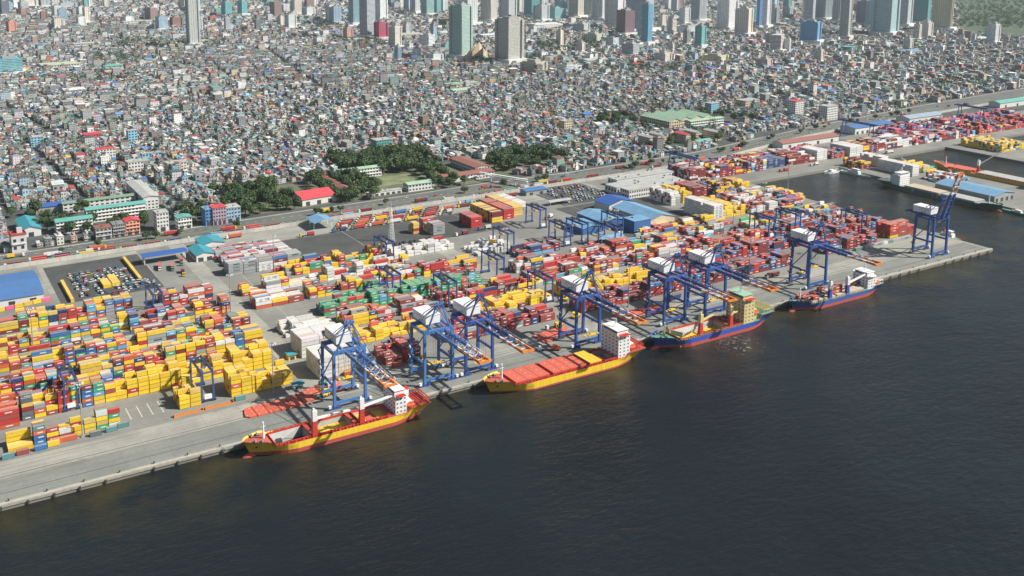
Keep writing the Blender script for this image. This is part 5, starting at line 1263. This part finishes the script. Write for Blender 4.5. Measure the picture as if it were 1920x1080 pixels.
gw, gl, gb, gt, gc = (.72, .73, .72), (.50, .53, .53), (.38, .52, .64), (.16, .44, .44), (.68, .62, .53)
TL = [(366, 91, 22, 196, (.46, .49, .46), 'slot', 'bare concrete tower rising alone from the low quarter'), (428, 33, 18, 58, gt, 'glass', 'teal glass tower, left half of the teal pair'), (457, 31, 16, 58, gt, 'glass', 'teal glass tower, right half of the teal pair'),
      (670, 50, 22, 200, (.30, .38, .42), 'glass', 'blue-grey tower cut by the top edge behind the striped tower'), (694, 74, 26, 210, (.44, .45, .47), 'band', 'tall white-and-grey striped tower left of the crimson block'), (719, 76, 22, 52, (.50, .03, .10), 'grid', 'crimson slab block beside the striped tower'),
      (717, 42, 22, 150, gw, 'grid', 'beige tower behind the crimson block'), (781, 28, 16, 140, gw, 'rib', 'white ribbed tower behind the banded offices'), (806, 32, 22, 120, (.28, .48, .46), 'band', 'pale teal tower behind the banded offices'), (806, 90, 26, 33, gw, 'band', 'low white office with wavy black bands'),
      (871, 113, 34, 128, (.36, .50, .44), 'grid', 'pale green tower left of the shell-roofed church'), (884, 50, 32, 94, gw, 'rib', 'white tower behind the pale green one'), (923, 44, 28, 150, gc, 'rib', 'pinkish ribbed tower at the top edge'), (958, 40, 26, 150, gl, 'grid', 'grey tower at the top edge beside the pinkish one'),
      (964, 122, 42, 104, (.50, .48, .43), 'grid', 'broad beige gridded tower right of the shell-roofed church'), (1003, 34, 26, 110, (.08, .28, .30), 'glass', 'dark teal tower at the top edge'), (1020, 42, 24, 60, gl, 'grid', 'grey twin-topped tower beside the dark teal one'), (1048, 40, 30, 45, (.18, .42, .42), 'grid', 'teal gridded slab by the mall'),
      (1086, 36, 26, 150, gc, 'rib', 'beige ribbed tower right of the teal slab'), (1112, 34, 20, 150, gl, 'rib', 'slim grey tower next to the beige ribbed one'), (1133, 40, 30, 150, gw, 'rib', 'white tower at the top edge left of the dark red tower'), (1160, 54, 30, 160, gw, 'grid', 'tall white tower behind the dark red one'), (1180, 70, 30, 78, (.22, .10, .10), 'band', 'dark red-brown tower with pink edge'),
      (1212, 62, 48, 108, (.46, .50, .56), 'band', 'broad pale blue tower behind the slim blue one'), (1217, 88, 18, 112, (.12, .34, .58), 'glass', 'slim bright blue glass tower'), (1246, 52, 14, 40, gc, 'slot', 'small cream tower right of the slim blue one'), (1288, 50, 16, 62, gw, 'grid', 'narrow white tower behind the long white slab'), (1317, 43, 26, 170, (.46, .47, .48), 'rib', 'black and white ribbed tower cut by the top'),
      (1305, 64, 52, 22, gw, 'band', 'long white slab office at the foot of the ribbed tower'), (1372, 58, 30, 98, gw, 'slot', 'white tower left of the beige pair'), (1402, 70, 28, 84, gc, 'slot', 'beige tower just right of the white one'), (1425, 56, 9, 120, (.10, .25, .62), 'band', 'thin bright blue tower edge'), (1438, 54, 20, 118, gw, 'grid', 'white tower joined to the thin blue one'), (1456, 50, 18, 66, gl, 'rib', 'grey tower right of the blue and white one'),
      (1523, 52, 20, 150, (.50, .52, .55), 'band', 'white stacked-block tower at the top edge'), (1530, 84, 34, 62, (.14, .36, .62), 'grid', 'sky-blue slab in front of the stacked-block tower'), (1552, 40, 26, 140, (.30, .34, .36), 'rib', 'grey tower between stacked-block and red-panel towers'), (1576, 44, 18, 140, gl, 'rib', 'dark slim tower behind the red-panel tower'), (1590, 76, 18, 150, (.46, .45, .42), 'grid', 'slim tower with red square panels'),
      (1627, 50, 24, 84, (.30, .28, .32), 'grid', 'purple-grey stepped tower at the right'), (1642, 54, 20, 90, gb, 'grid', 'blue-grey stepped tower at the right'), (1672, 68, 40, 200, (.38, .54, .56), 'grid', 'broad pale teal tower at the top edge'), (1702, 52, 26, 150, gl, 'grid', 'grey tower right of the pale teal one'), (1724, 78, 13, 48, gc, 'band', 'small cream striped block below the green tower'), (1738, 48, 34, 150, (.06, .22, .19), 'glass', 'dark green tower under netting'), (1742, 74, 20, 48, gc, 'grid', 'beige block at the foot of the green tower'),
      (1778, 60, 36, 180, (.56, .52, .36), 'slot', 'cream tower at the top edge, last tall one on the right'), (1868, 86, 18, 58, gw, 'grid', 'lone white tower before the dark park'), (9, 32, 18, 60, (.10, .10, .15), 'rib', 'dark violet tower at the left edge'), (23, 64, 15, 38, (.66, .26, .16), 'grid', 'orange block near the left edge'), (30, 18, 20, 120, gw, 'grid', 'beige tower at the top left'), (52, 17, 34, 120, gc, 'grid', 'cream broad tower at the top left'),
      (84, 16, 18, 120, gl, 'rib', 'grey ribbed tower at the top left'), (104, 18, 14, 110, gw, 'rib', 'slim white tower at the top left'), (20, 141, 52, 34, (.18, .46, .52), 'band', 'turquoise hotel block at the left edge'), (126, 16, 34, 24, (.34, .38, .40), 'slot', 'grey block with orange face at the top left'), (240, 46, 18, 26, gw, 'grid', 'white office at the top left quarter'), (700, 62, 20, 8, gw, 'grid', 'low white block at the striped tower foot'),
      (485, 58, 12, 34, (.16, .18, .2), 'band', 'small dark tower right of the concrete one'), (548, 56, 18, 48, gw, 'grid', 'white pair of towers in the left middle'), (582, 32, 20, 36, gw, 'grid', 'pale tower near the top in the left middle'), (620, 24, 14, 34, gb, 'glass', 'blue tower near the top in the left middle'), (655, 76, 14, 34, (.60, .30, .24), 'grid', 'salmon and white block left of the striped tower'), (744, 70, 12, 40, gw, 'grid', 'white apartment tower right of the crimson block'), (765, 66, 12, 34, gl, 'grid', 'grey apartment tower right of the crimson block'),
      (1010, 140, 40, 26, (.52, .48, .36), 'grid', 'cream rounded office right of the beige tower'), (1120, 82, 34, 26, (.44, .46, .38), 'slot', 'olive-white hospital block right of the church'), (1158, 88, 38, 24, gw, 'band', 'white hospital block with louvres'), (1190, 106, 30, 30, (.40, .42, .42), 'band', 'grey office with arched roof'), (1096, 62, 26, 28, gl, 'grid', 'grey stepped office by the mall'), (600, 88, 16, 24, gw, 'grid', 'white block in the low quarter left of the towers'),
      (820, 118, 26, 20, gw, 'grid', 'white low office before the pale green tower'), (1072, 138, 34, 18, gw, 'band', 'white office among trees right of the cream one'), (1092, 100, 14, 26, gc, 'grid', 'small beige tower by the green strip'), (1205, 75, 12, 80, gl, 'band', 'thin grey tower behind the slim blue one'), (1665, 92, 22, 16, gw, 'grid', 'white low block below the pale teal tower'), (1250, 118, 26, 22, gc, 'grid', 'beige low block among the central quarter'), (1352, 118, 44, 16, (.55, .48, .30), 'slot', 'long yellowish block in the right quarter'),
      (1440, 130, 24, 22, (.60, .44, .42), 'grid', 'pink-white block in the right quarter'), (1540, 118, 14, 30, gc, 'grid', 'cream block in front of the sky-blue slab')]
for t in TL: tower(*t)
for i in range(95):   # further towers filling the top edge
    px = rnd.uniform(-30, 1780); py = rnd.uniform(-8, 26)
    if 140 < px < 480 and rnd.random() < .6: continue
    tower(px, py, rnd.uniform(9, 20), rnd.uniform(40, 150) if px > 600 else rnd.uniform(25, 60), rnd.choice((gw, gw, gl, gb, gc, gt)), rnd.choice(('grid', 'rib', 'band')), '%s background tower in the hazy row along the top edge' % orde(i+1), pod=False)
mr = []
for i in range(120):
    px = 480+1400*(rnd.random() ** .75); py = rnd.uniform(16, 118) if px < 1300 else rnd.uniform(22, 100)
    if any(abs(px-t[0]) < t[2]*.5+10 and -8 < py-t[1] < 22 for t in TL) or (1795 < px and py < 70) or abs(px-906) < 34 or (px < 640 and py > 60): continue
    mr.append((px, py))
for i in range(55): mr.append((rnd.uniform(0, 640), rnd.uniform(6, 62)))
for i, (px, py) in enumerate(sorted(mr)):
    sc_ = (py+100)/264
    tower(px, py, rnd.uniform(9, 26)*(.6+sc_*.6), rnd.choice((16, 20, 26, 34, 45, 60)), rnd.choice((gw, gw, gl, gb, gc, gc, gt, (.30, .16, .12))), rnd.choice(('grid', 'rib', 'band', 'slot')), '%s from the left of the mid-rise blocks below the skyline' % orde(i+1), pod=rnd.random() < .4, crown=rnd.random() < .7)
# shell-roofed church
x, y = G(906, 117); r = empty('church', (x, y+22, 0), .1); tag(r, 'beige church with pointed shell roof between two towers', 'church'); EXC.append((x-36, y-6, x+40, y+60))
M_shell = mat('shell_beige', (.60, .48, .34), .7, var=.15)
for k, (dx, dy, w_, h) in enumerate(((0, -14, 46, 34), (0, 0, 50, 46), (0, 16, 40, 40), (-22, 0, 18, 30), (22, 2, 18, 30))):
    m = MB(); pts = []
    for i in range(9):
        u = -1+i/4; pts.append((dx+u*w_/2, dy+abs(u)*6-4, h*(1-abs(u)) ** .62+.5))
    for (a, b_) in zip(pts, pts[1:]):
        m.hexa([(a[0], a[1], 0), (b_[0], b_[1], 0), (b_[0], b_[1]+9, 0), (a[0], a[1]+9, 0), a, b_, (b_[0], b_[1]+11, b_[2]*.8), (a[0], a[1]+11, a[2]*.8)])
    m.build('roof_shell', M_shell, r)
# malls and big low halls far away
for (px, py, wpx, dp, h, wm_, rf_, lb) in ((1030, 55, 80, 70, 16, W_white, R_white, 'broad white mall with pale green end'), (940, 72, 110, 40, 12, W_white, R_white, 'long white hall behind the beige gridded tower'), (770, 74, 70, 60, 14, W_cream, R_lgrey, 'cream arcaded hall behind the banded office'), (275, 46, 110, 40, 12, W_white, R_lgrey, 'long white hall at the upper left'),
                                        (115, 130, 90, 60, 10, W_white, rm('lime', (.50, .52, .36)), 'wide pale-lime roofed market hall on the left'), (160, 88, 70, 30, 9, W_white, R_lgrey, 'white and pink school front at the upper left'), (95, 30, 90, 60, 12, W_white, R_white, 'white mall roof at the upper left'), (215, 130, 50, 16, 8, W_white, R_tgreen, 'green-roofed school with red stripe'),
                                        (140, 178, 48, 30, 9, W_white, R_white, 'white arched hall in the left quarter'), (205, 152, 54, 40, 1, W_grey, R_grey, 'bare grey lot with broken roof on the left'), (1120, 120, 60, 40, 9, W_cream, R_lgrey, 'cream hall row right of the cream office'), (1200, 128, 40, 30, 9, W_white, R_red, 'red-roofed hall in the centre quarter'), (870, 175, 60, 24, 6, W_white, R_mint, 'mint roof behind the long white hall'),
                                        (1660, 90, 90, 40, 9, W_grey, R_grey, 'grey hall below the pale teal tower'), (1715, 105, 60, 40, 11, W_white, R_lb, 'white hall with blue roof at the right'), (1850, 76, 60, 40, 7, W_white, R_white, 'white tent roofs beside the dark park')):
    x, y = G(px, py); sc_ = (py+100)/264; wx = wpx/sc_*.8; EXC.append((x-wx*.55, y-4, x+wx*.55, y+dp+5))
    hall('hall', lb, x, y+dp/2, wx, dp, h, 2.5 if h > 5 else 0, wm_, rf_, ridge='x', rz=.1, doors=0, windows=14, floors=max(1, int(h/4)))

# ---------------------------------------------------------------- the dense city
DIST = [((0, 600), .04), ((500, 800), .16), ((1000, 800), -.10), ((1500, 900), .22), ((300, 1400), .10), ((900, 1500), -.2), ((1700, 1500), .3), ((600, 2300), .05), ((1500, 2400), .2), ((2600, 2000), -.1), ((1000, 3400), .25), ((2600, 3200), 0), ((2200, 1200), .35), ((3400, 1700), .1), ((300, 3000), -.15)]
ROOFC = [((.30, .31, .30), 18), ((.18, .195, .19), 18), ((.09, .10, .10), 12), ((.22, .095, .06), 9), ((.06, .155, .14), 17), ((.17, .31, .275), 8), ((.68, .68, .66), 13), ((.45, .05, .05), 3.2), ((.24, .12, .11), 3), ((.05, .16, .50), 3.2), ((.14, .36, .56), 3), ((.48, .42, .30), 3), ((.55, .16, .08), 1.2), ((.6, .40, .10), .6), ((.50, .12, .18), .8)]
WALLC = [((.68, .68, .66), 28), ((.33, .34, .33), 26), ((.48, .42, .33), 12), ((.24, .24, .23), 12), ((.52, .38, .32), 4), ((.34, .48, .54), 5), ((.28, .40, .34), 4), ((.28, .18, .14), 2), ((.60, .42, .20), 1.5), ((.50, .14, .12), 1.2)]
nr = np.random.RandomState(11)
def choose(tab, n_):
    w_ = np.array([t[1] for t in tab]); idx = nr.choice(len(tab), n_, p=w_/w_.sum()); c = np.array([t[0] for t in tab])[idx]
    return c*nr.uniform(.72, 1.22, (n_, 1))*nr.uniform(.94, 1.06, (n_, 3))
cen = np.array([d[0] for d in DIST], float)
H_ = []
Rinv = np.array(RM.transposed()); CL = np.array(CAMLOC)
def proj(P):
    c = (P-CL) @ Rinv.T; z = -c[:, 2]; z[z < 1] = 1
    return CX+F*c[:, 0]/z, CY-F*c[:, 1]/z, z
for di, (c0, ang) in enumerate(DIST):
    far = math.hypot(c0[0]-CAMLOC.x, c0[1]-CAMLOC.y)
    lot = 5.6 if far < 1700 else 7.6 if far < 2900 else 10.5; dep = 9.2 if far < 1700 else 10.5 if far < 2900 else 14
    ca, sa = math.cos(ang), math.sin(ang); Rr = 1500
    us = np.arange(-Rr, Rr, lot); nb = int(2*Rr/(2*dep+5)); rows = []
    for j in range(nb):
        v0 = -Rr+j*(2*dep+5)
        rows += [v0, v0+dep]
    U, V = np.meshgrid(us, np.array(rows)); U = U.ravel(); V = V.ravel()
    st_ = ((U+4000) % 78) > 8.5; big_ = ((V+4000) % 410) > 14; U, V = U[st_ & big_], V[st_ & big_]
    U = U+nr.uniform(-1.3, 1.3, U.size); V = V+nr.uniform(-1.5, 1.5, V.size)
    X = c0[0]+U*ca-V*sa; Y = c0[1]+U*sa+V*ca
    d2 = ((X[:, None]-cen[None, :, 0])**2+(Y[:, None]-cen[None, :, 1])**2); keep = d2.argmin(1) == di
    X, Y = X[keep], Y[keep]
    ye = np.interp(X, [p[0] for p in CITY], [p[1] for p in CITY]); keep = Y > ye+6
    for e in EXC: keep &= ~((X > e[0]-3) & (X < e[2]+3) & (Y > e[1]-3) & (Y < e[3]+3))
    px, py, zz = proj(np.stack([X, Y, np.zeros_like(X)+4], 1)); keep &= (px > -110) & (px < 2030) & (py > -45) & (py < 700)
    keep &= ~((X > 2850) & (Y > -.62*(X-2850)+900) & (Y < 4000) & (px > 1795) & (py < 72))
    keep &= nr.rand(X.size) > .07
    X, Y = X[keep], Y[keep]; n_ = X.size
    A = nr.uniform(.8, 1.12, n_)*lot; D = nr.uniform(.72, 1.0, n_)*dep; Hh = nr.choice([3.0, 4.2, 5.2, 6.0, 7.0, 8.6, 11], n_, p=[.22, .22, .2, .17, .11, .06, .02])*nr.uniform(.85, 1.15, n_)
    bigm = nr.rand(n_) < (.018 if far < 1700 else .05); A = np.where(bigm, A*2, A); D = np.where(bigm, D*1.3, D); Hh = np.where(bigm, Hh*1.5+5, Hh)
    H_.append(np.stack([X, Y, A, D, Hh, np.full(n_, ang)+nr.uniform(-.05, .05, n_)+np.where(nr.rand(n_) < .12, .25, 0)], 1))
HS = np.concatenate(H_); dist = np.hypot(HS[:, 0]-CL[0], HS[:, 1]-CL[1]); order = dist.argsort(); HS = HS[order]
px, py, zz = proj(np.stack([HS[:, 0], HS[:, 1], HS[:, 0]*0+4], 1)); vis = (px > 0) & (px < 1920) & (py > 0) & (py < 1080)
front = np.where(vis)[0][:300]; isin = np.zeros(len(HS), bool); isin[front] = True
near_h, rest_h = HS[isin], HS[~isin]
W_att = mat_src('city_wall', 'att', .85, .25, .25, (.24, .25, .24), windows=(3.0, 2.7, .32, .74, .25, .68, (.035, .04, .045)))
M_roofa = mat_src('city_roof', 'att', .7, .42, .22, (.16, .12, .10))
W_obj = mat_src('house_wall', 'obj', .85, .3, .25, (.2, .2, .19)); M_roofo = mat_src('house_roof', 'obj', .7, .42, .22, (.16, .12, .10))
def city_mesh(H, name, clutter=True):
    n_ = len(H); X, Y, A, D, Z, T = H.T; ca, sa = np.cos(T), np.sin(T)
    kind = nr.rand(n_); slope = nr.uniform(.2, 1.6, n_)*(kind < .62); wc, rc = choose(WALLC, n_), choose(ROOFC, n_)
    V = []; Q = []; MI = []; C = []; base = 0
    def add(cx, cy, a, d, z0, z1, ov, sl, cols, mi, walls=True, roof=True, cs=ca, sn=sa, gable=None):
        nonlocal base
        k = len(cx); P = np.zeros((k, 8, 3)); i = 0
        for zi, z in enumerate((z0, z1)):
            for (u, v) in ((-1, -1), (1, -1), (1, 1), (-1, 1)):
                uu, vv = u*a/2+u*ov, v*d/2+v*ov
                P[:, i, 0] = cx+uu*cs-vv*sn; P[:, i, 1] = cy+uu*sn+vv*cs; P[:, i, 2] = z+(sl*(v > 0) if zi else 0); i += 1
        off = base+np.arange(k)[:, None]*8; V.append(P.reshape(-1, 3)); base += 8*k
        for f, isr in (((0, 1, 5, 4), 0), ((1, 2, 6, 5), 0), ((2, 3, 7, 6), 0), ((3, 0, 4, 7), 0), ((4, 5, 6, 7), 1)):
            if isr and not roof or (not isr and not walls): continue
            Q.append(off+np.array(f)[None, :]); MI.append(np.full(k, mi)); C.append(cols)
    add(X, Y, A, D, Z*0, Z, 0, slope, wc, 0)
    add(X, Y, A, D, Z+.05, Z+.25, .35, slope, rc, 1)
    m_ = kind > .55
    hx = nr.uniform(-.25, .25, n_)*A; hy = nr.uniform(-.25, .25, n_)*D
    cx, cy = X+hx*ca-hy*sa, Y+hx*sa+hy*ca
    s_ = m_; k = s_.sum()
    zz2 = Z+.2+slope*.4; up = nr.uniform(1.5, 3.4, n_)
    add(cx[s_], cy[s_], (A*nr.uniform(.25, .6, n_))[s_], (D*nr.uniform(.2, .55, n_))[s_], zz2[s_], (zz2+up)[s_], 0, 0*up[s_], choose(WALLC, k), 0, cs=ca[s_], sn=sa[s_])
    add(cx[s_], cy[s_], (A*nr.uniform(.3, .6, n_))[s_], (D*nr.uniform(.3, .6, n_))[s_], (zz2+up)[s_], (zz2+up+.15)[s_], .2, .5+0*up[s_], choose(ROOFC, k), 1, cs=ca[s_], sn=sa[s_])
    if clutter:   # lean-tos and yard roofs in front of and between houses
        s_ = nr.rand(n_) < .8; k = s_.sum(); hy2 = -D*.5-1.2+nr.uniform(-.6, .6, n_); hx2 = nr.uniform(-.4, .4, n_)*A
        cx, cy = X+hx2*ca-hy2*sa, Y+hx2*sa+hy2*ca
        add(cx[s_], cy[s_], (A*nr.uniform(.3, .8, n_))[s_], nr.uniform(1.6, 3.2, k), np.zeros(k), nr.uniform(2.4, 4.6, k), 0, -nr.uniform(0, .5, k), choose(ROOFC, k), 1, cs=ca[s_], sn=sa[s_])
        s_ = nr.rand(n_) < .5; k = s_.sum()
        cx, cy = (X+nr.uniform(-.4, .4, n_)*A)[s_], (Y+nr.uniform(-.4, .4, n_)*D)[s_]
        add(cx, cy, nr.uniform(.8, 1.8, k), nr.uniform(.8, 1.6, k), Z[s_], Z[s_]+nr.uniform(.8, 2.2, k), 0, 0*cx, choose(ROOFC, k), 1, cs=ca[s_], sn=sa[s_])
    V = np.concatenate(V); Q = np.concatenate(Q); MI = np.concatenate(MI); C = np.concatenate(C)
    me = bpy.data.meshes.new(name); me.vertices.add(len(V)); me.vertices.foreach_set('co', V.astype(np.float32).ravel())
    me.loops.add(Q.size); me.loops.foreach_set('vertex_index', Q.astype(np.int32).ravel())
    me.polygons.add(len(Q)); me.polygons.foreach_set('loop_start', np.arange(0, Q.size, 4, dtype=np.int32)); me.polygons.foreach_set('material_index', MI.astype(np.int32))
    me.polygons.foreach_set('use_smooth', np.zeros(len(Q), bool)); me.update(calc_edges=True); a = me.attributes.new('Col', 'FLOAT_COLOR', 'FACE'); a.data.foreach_set('color', np.concatenate([C, np.ones((len(C), 1))], 1).astype(np.float32).ravel())
    me.materials.append(W_att); me.materials.append(M_roofa); return me
print('houses', len(HS))
tag(link('dense_city_houses', city_mesh(rest_h, 'dense_city_houses')), 'tens of thousands of tightly packed low houses spreading to the skyline', 'houses', None, 'stuff')
# nearest 300 houses, one thing each
def make_house(kind):
    r = empty('house'); MB().box(0, 0, 0, 1, 1, 1).build('wall', W_obj, r)
    m = MB(); t = .03
    if kind == 0: P = [(-.56, -.55, 1.0), (.56, -.55, 1.0), (.56, .55, 1.18), (-.56, .55, 1.18)]; m.hexa([(a, b_, c-t) for a, b_, c in P]+P)
    elif kind == 1:
        for P in ([(-.56, -.56, .99), (0, -.56, 1.24), (0, .56, 1.24), (-.56, .56, .99)], [(0, -.56, 1.24), (.56, -.56, .99), (.56, .56, .99), (0, .56, 1.24)]): m.hexa([(a, b_, c-t) for a, b_, c in P]+P)
        for sy in (-.5, .5): m.face([(-.5, sy, 1.0), (.5, sy, 1.0), (0, sy, 1.2)])
    elif kind == 2: m.box(0, 0, 1.0, 1.06, 1.06, .04); [m.box(sx*.5, 0, 1.04, .04, 1.0, .08) for sx in (-1, 1)]; [m.box(0, sx*.5, 1.04, .96, .04, .08) for sx in (-1, 1)]
    else: P = [(-.55, -.55, 1.16), (.55, -.55, 1.0), (.55, .55, 1.0), (-.55, .55, 1.16)]; m.hexa([(a, b_, c-t) for a, b_, c in P]+P)
    m.build('roof', M_roofo, r)
    wa = MB().box(0, 0, 0, .2, .02, .18).mesh('window', M_glass); wb = MB().box(0, 0, 0, .02, .16, .18).mesh('window', M_glass)
    for z in (.18, .62):
        for x in (-.28, .22): link('window', wa, r, (x, -.503, z))
        if kind != 3: link('window', wb, r, (-.503, -.1, z))
    if kind in (2, 3): MB().box(.15, .2, 1.04, .36, .34, .28).build('roof_room', W_obj, r)
    if kind in (0, 2): MB().box(0, -.56, .48, .9, .12, .04).build('balcony', W_obj, r)
    return r
HP = [[make_house(k), False] for k in range(4)]
RN = [('light grey', 22, (.36, .37, .36)), ('grey', 16, (.23, .24, .24)), ('dark', 8, (.12, .13, .13)), ('rusty brown', 12, (.19, .10, .08)), ('green', 12, (.085, .2, .17)), ('pale teal', 7, (.2, .35, .31)), ('white', 12, (.6, .6, .58)), ('red', 7, (.42, .06, .05)), ('blue', 3, (.06, .15, .42)), ('light blue', 2, (.16, .32, .48))]
WN = [('white', 30, (.56, .56, .53)), ('grey', 26, (.36, .37, .36)), ('cream', 14, (.48, .42, .33)), ('dark grey', 10, (.22, .22, .21)), ('pinkish', 6, (.52, .36, .3)), ('bluish', 6, (.3, .42, .48)), ('brown', 4, (.3, .17, .12))]
def wpick(T):
    x = rnd.uniform(0, sum(t[1] for t in T))
    for t in T:
        x -= t[1]
        if x <= 0: return t
    return T[0]
hl = sorted([tuple(h) for h in near_h], key=lambda h: h[0])
for i, h in enumerate(hl):
    x, y, a, d, z, t = h; T = rnd.choice(HP); o = copy_tree(T[0]) if T[1] else T[0]; T[1] = True
    ye = interp(CITY, x); rw = int((y-ye)//13); rn, wn = wpick(RN), wpick(WN)
    o.location = (x, y, 0); o.scale = (a, d, z); o.rotation_euler.z = t
    for ch in o.children:
        if ch.name.startswith('roof') and not ch.name.startswith('roof_room'): ch.color = vari(rn[2])+(1,)
        elif not ch.name.startswith('window'): ch.color = vari(wn[2])+(1,)
    tag(o, '%s house, %s roof, %s row from road, %s from left' % (wn[0], rn[0], ORD[min(20, rw+1)], orde(i+1)), 'house', 'low houses nearest the port road')
# greenery scattered through the far city, and the dark park at the right
V = []; fm = MB(); lm = crown_mesh(77, n=70)
tv, tf, tc = lm.v, lm.f, lm.c
spots = []
for i in range(820):
    px_, py_ = rnd.uniform(-40, 1960), rnd.uniform(2, 300) ** 1.0; spots.append((*G(px_, py_), rnd.uniform(.8, 1.9)))
for (pa, pb, ya, yb, n_) in ((220, 420, 80, 94, 70), (180, 260, 105, 125, 30), (640, 760, 76, 92, 30), (1000, 1130, 84, 100, 60), (990, 1010, 110, 130, 20), (1180, 1240, 195, 215, 10), (1240, 1320, 128, 142, 20), (1140, 1220, 125, 140, 25), (560, 640, 46, 60, 30), (880, 935, 118, 124, 12), (1790, 1925, 0, 56, 520), (40, 240, 140, 165, 20), (1760, 1920, 150, 200, 30), (600, 700, 120, 200, 12)):
    for i in range(n_):
        g = G(rnd.uniform(pa, pb), rnd.uniform(ya, yb)); spots.append((g[0], g[1], rnd.uniform(1.3, 2.6)))
for (x, y, s_) in spots:
    if y < interp(CITY, x)+15 if x < 3400 else False: continue
    if inb(x, y, [(55, 476, 262, 575), (262, 440, 592, 556), (424, 550, 548, 625), (588, 470, 680, 540)]): continue
    k = len(fm.v); fm.v += [(x+a*s_, y+b_*s_, c*s_*.95+2) for a, b_, c in tv]; fm.f += [tuple(k+i for i in f) for f in tf]; fm.mi += [0]*len(tf); fm.c += tc
tag(fm.build('city_trees', m_leaf), 'dark green trees scattered among the far houses and parks', 'trees', None, 'stuff')
g0, g1, g2, g3 = G(1792, 62), G(1990, 62), G(1990, -30), G(1792, -30)
struct(MB().face([(g0[0], g0[1], .02), (g1[0], g1[1], .02), (g2[0], g2[1], .02), (g3[0], g3[1], .02)]).build('park_ground', ground_mat('park_green', (.05, .09, .05), (.10, .13, .07), .01)), 'dark green parkland at the upper right', 'park')

# ---------------------------------------------------------------- air
hz = MB(); hz.box(1500, 3000, -5.4, 14000, 8000, 285)
m, n, l, b = _nodes('haze_air'); n.remove(b)
pv = n.new('ShaderNodeVolumePrincipled'); pv.inputs['Density'].default_value = .000030; pv.inputs['Color'].default_value = (.78, .93, .97, 1); pv.inputs['Anisotropy'].default_value = .2
l.new(pv.outputs[0], n['Material Output'].inputs['Volume'])
ho = hz.build('haze', m); tag(ho, 'thin bluish haze over the city', 'haze', None, 'stuff'); ho.display_type = 'WIRE'
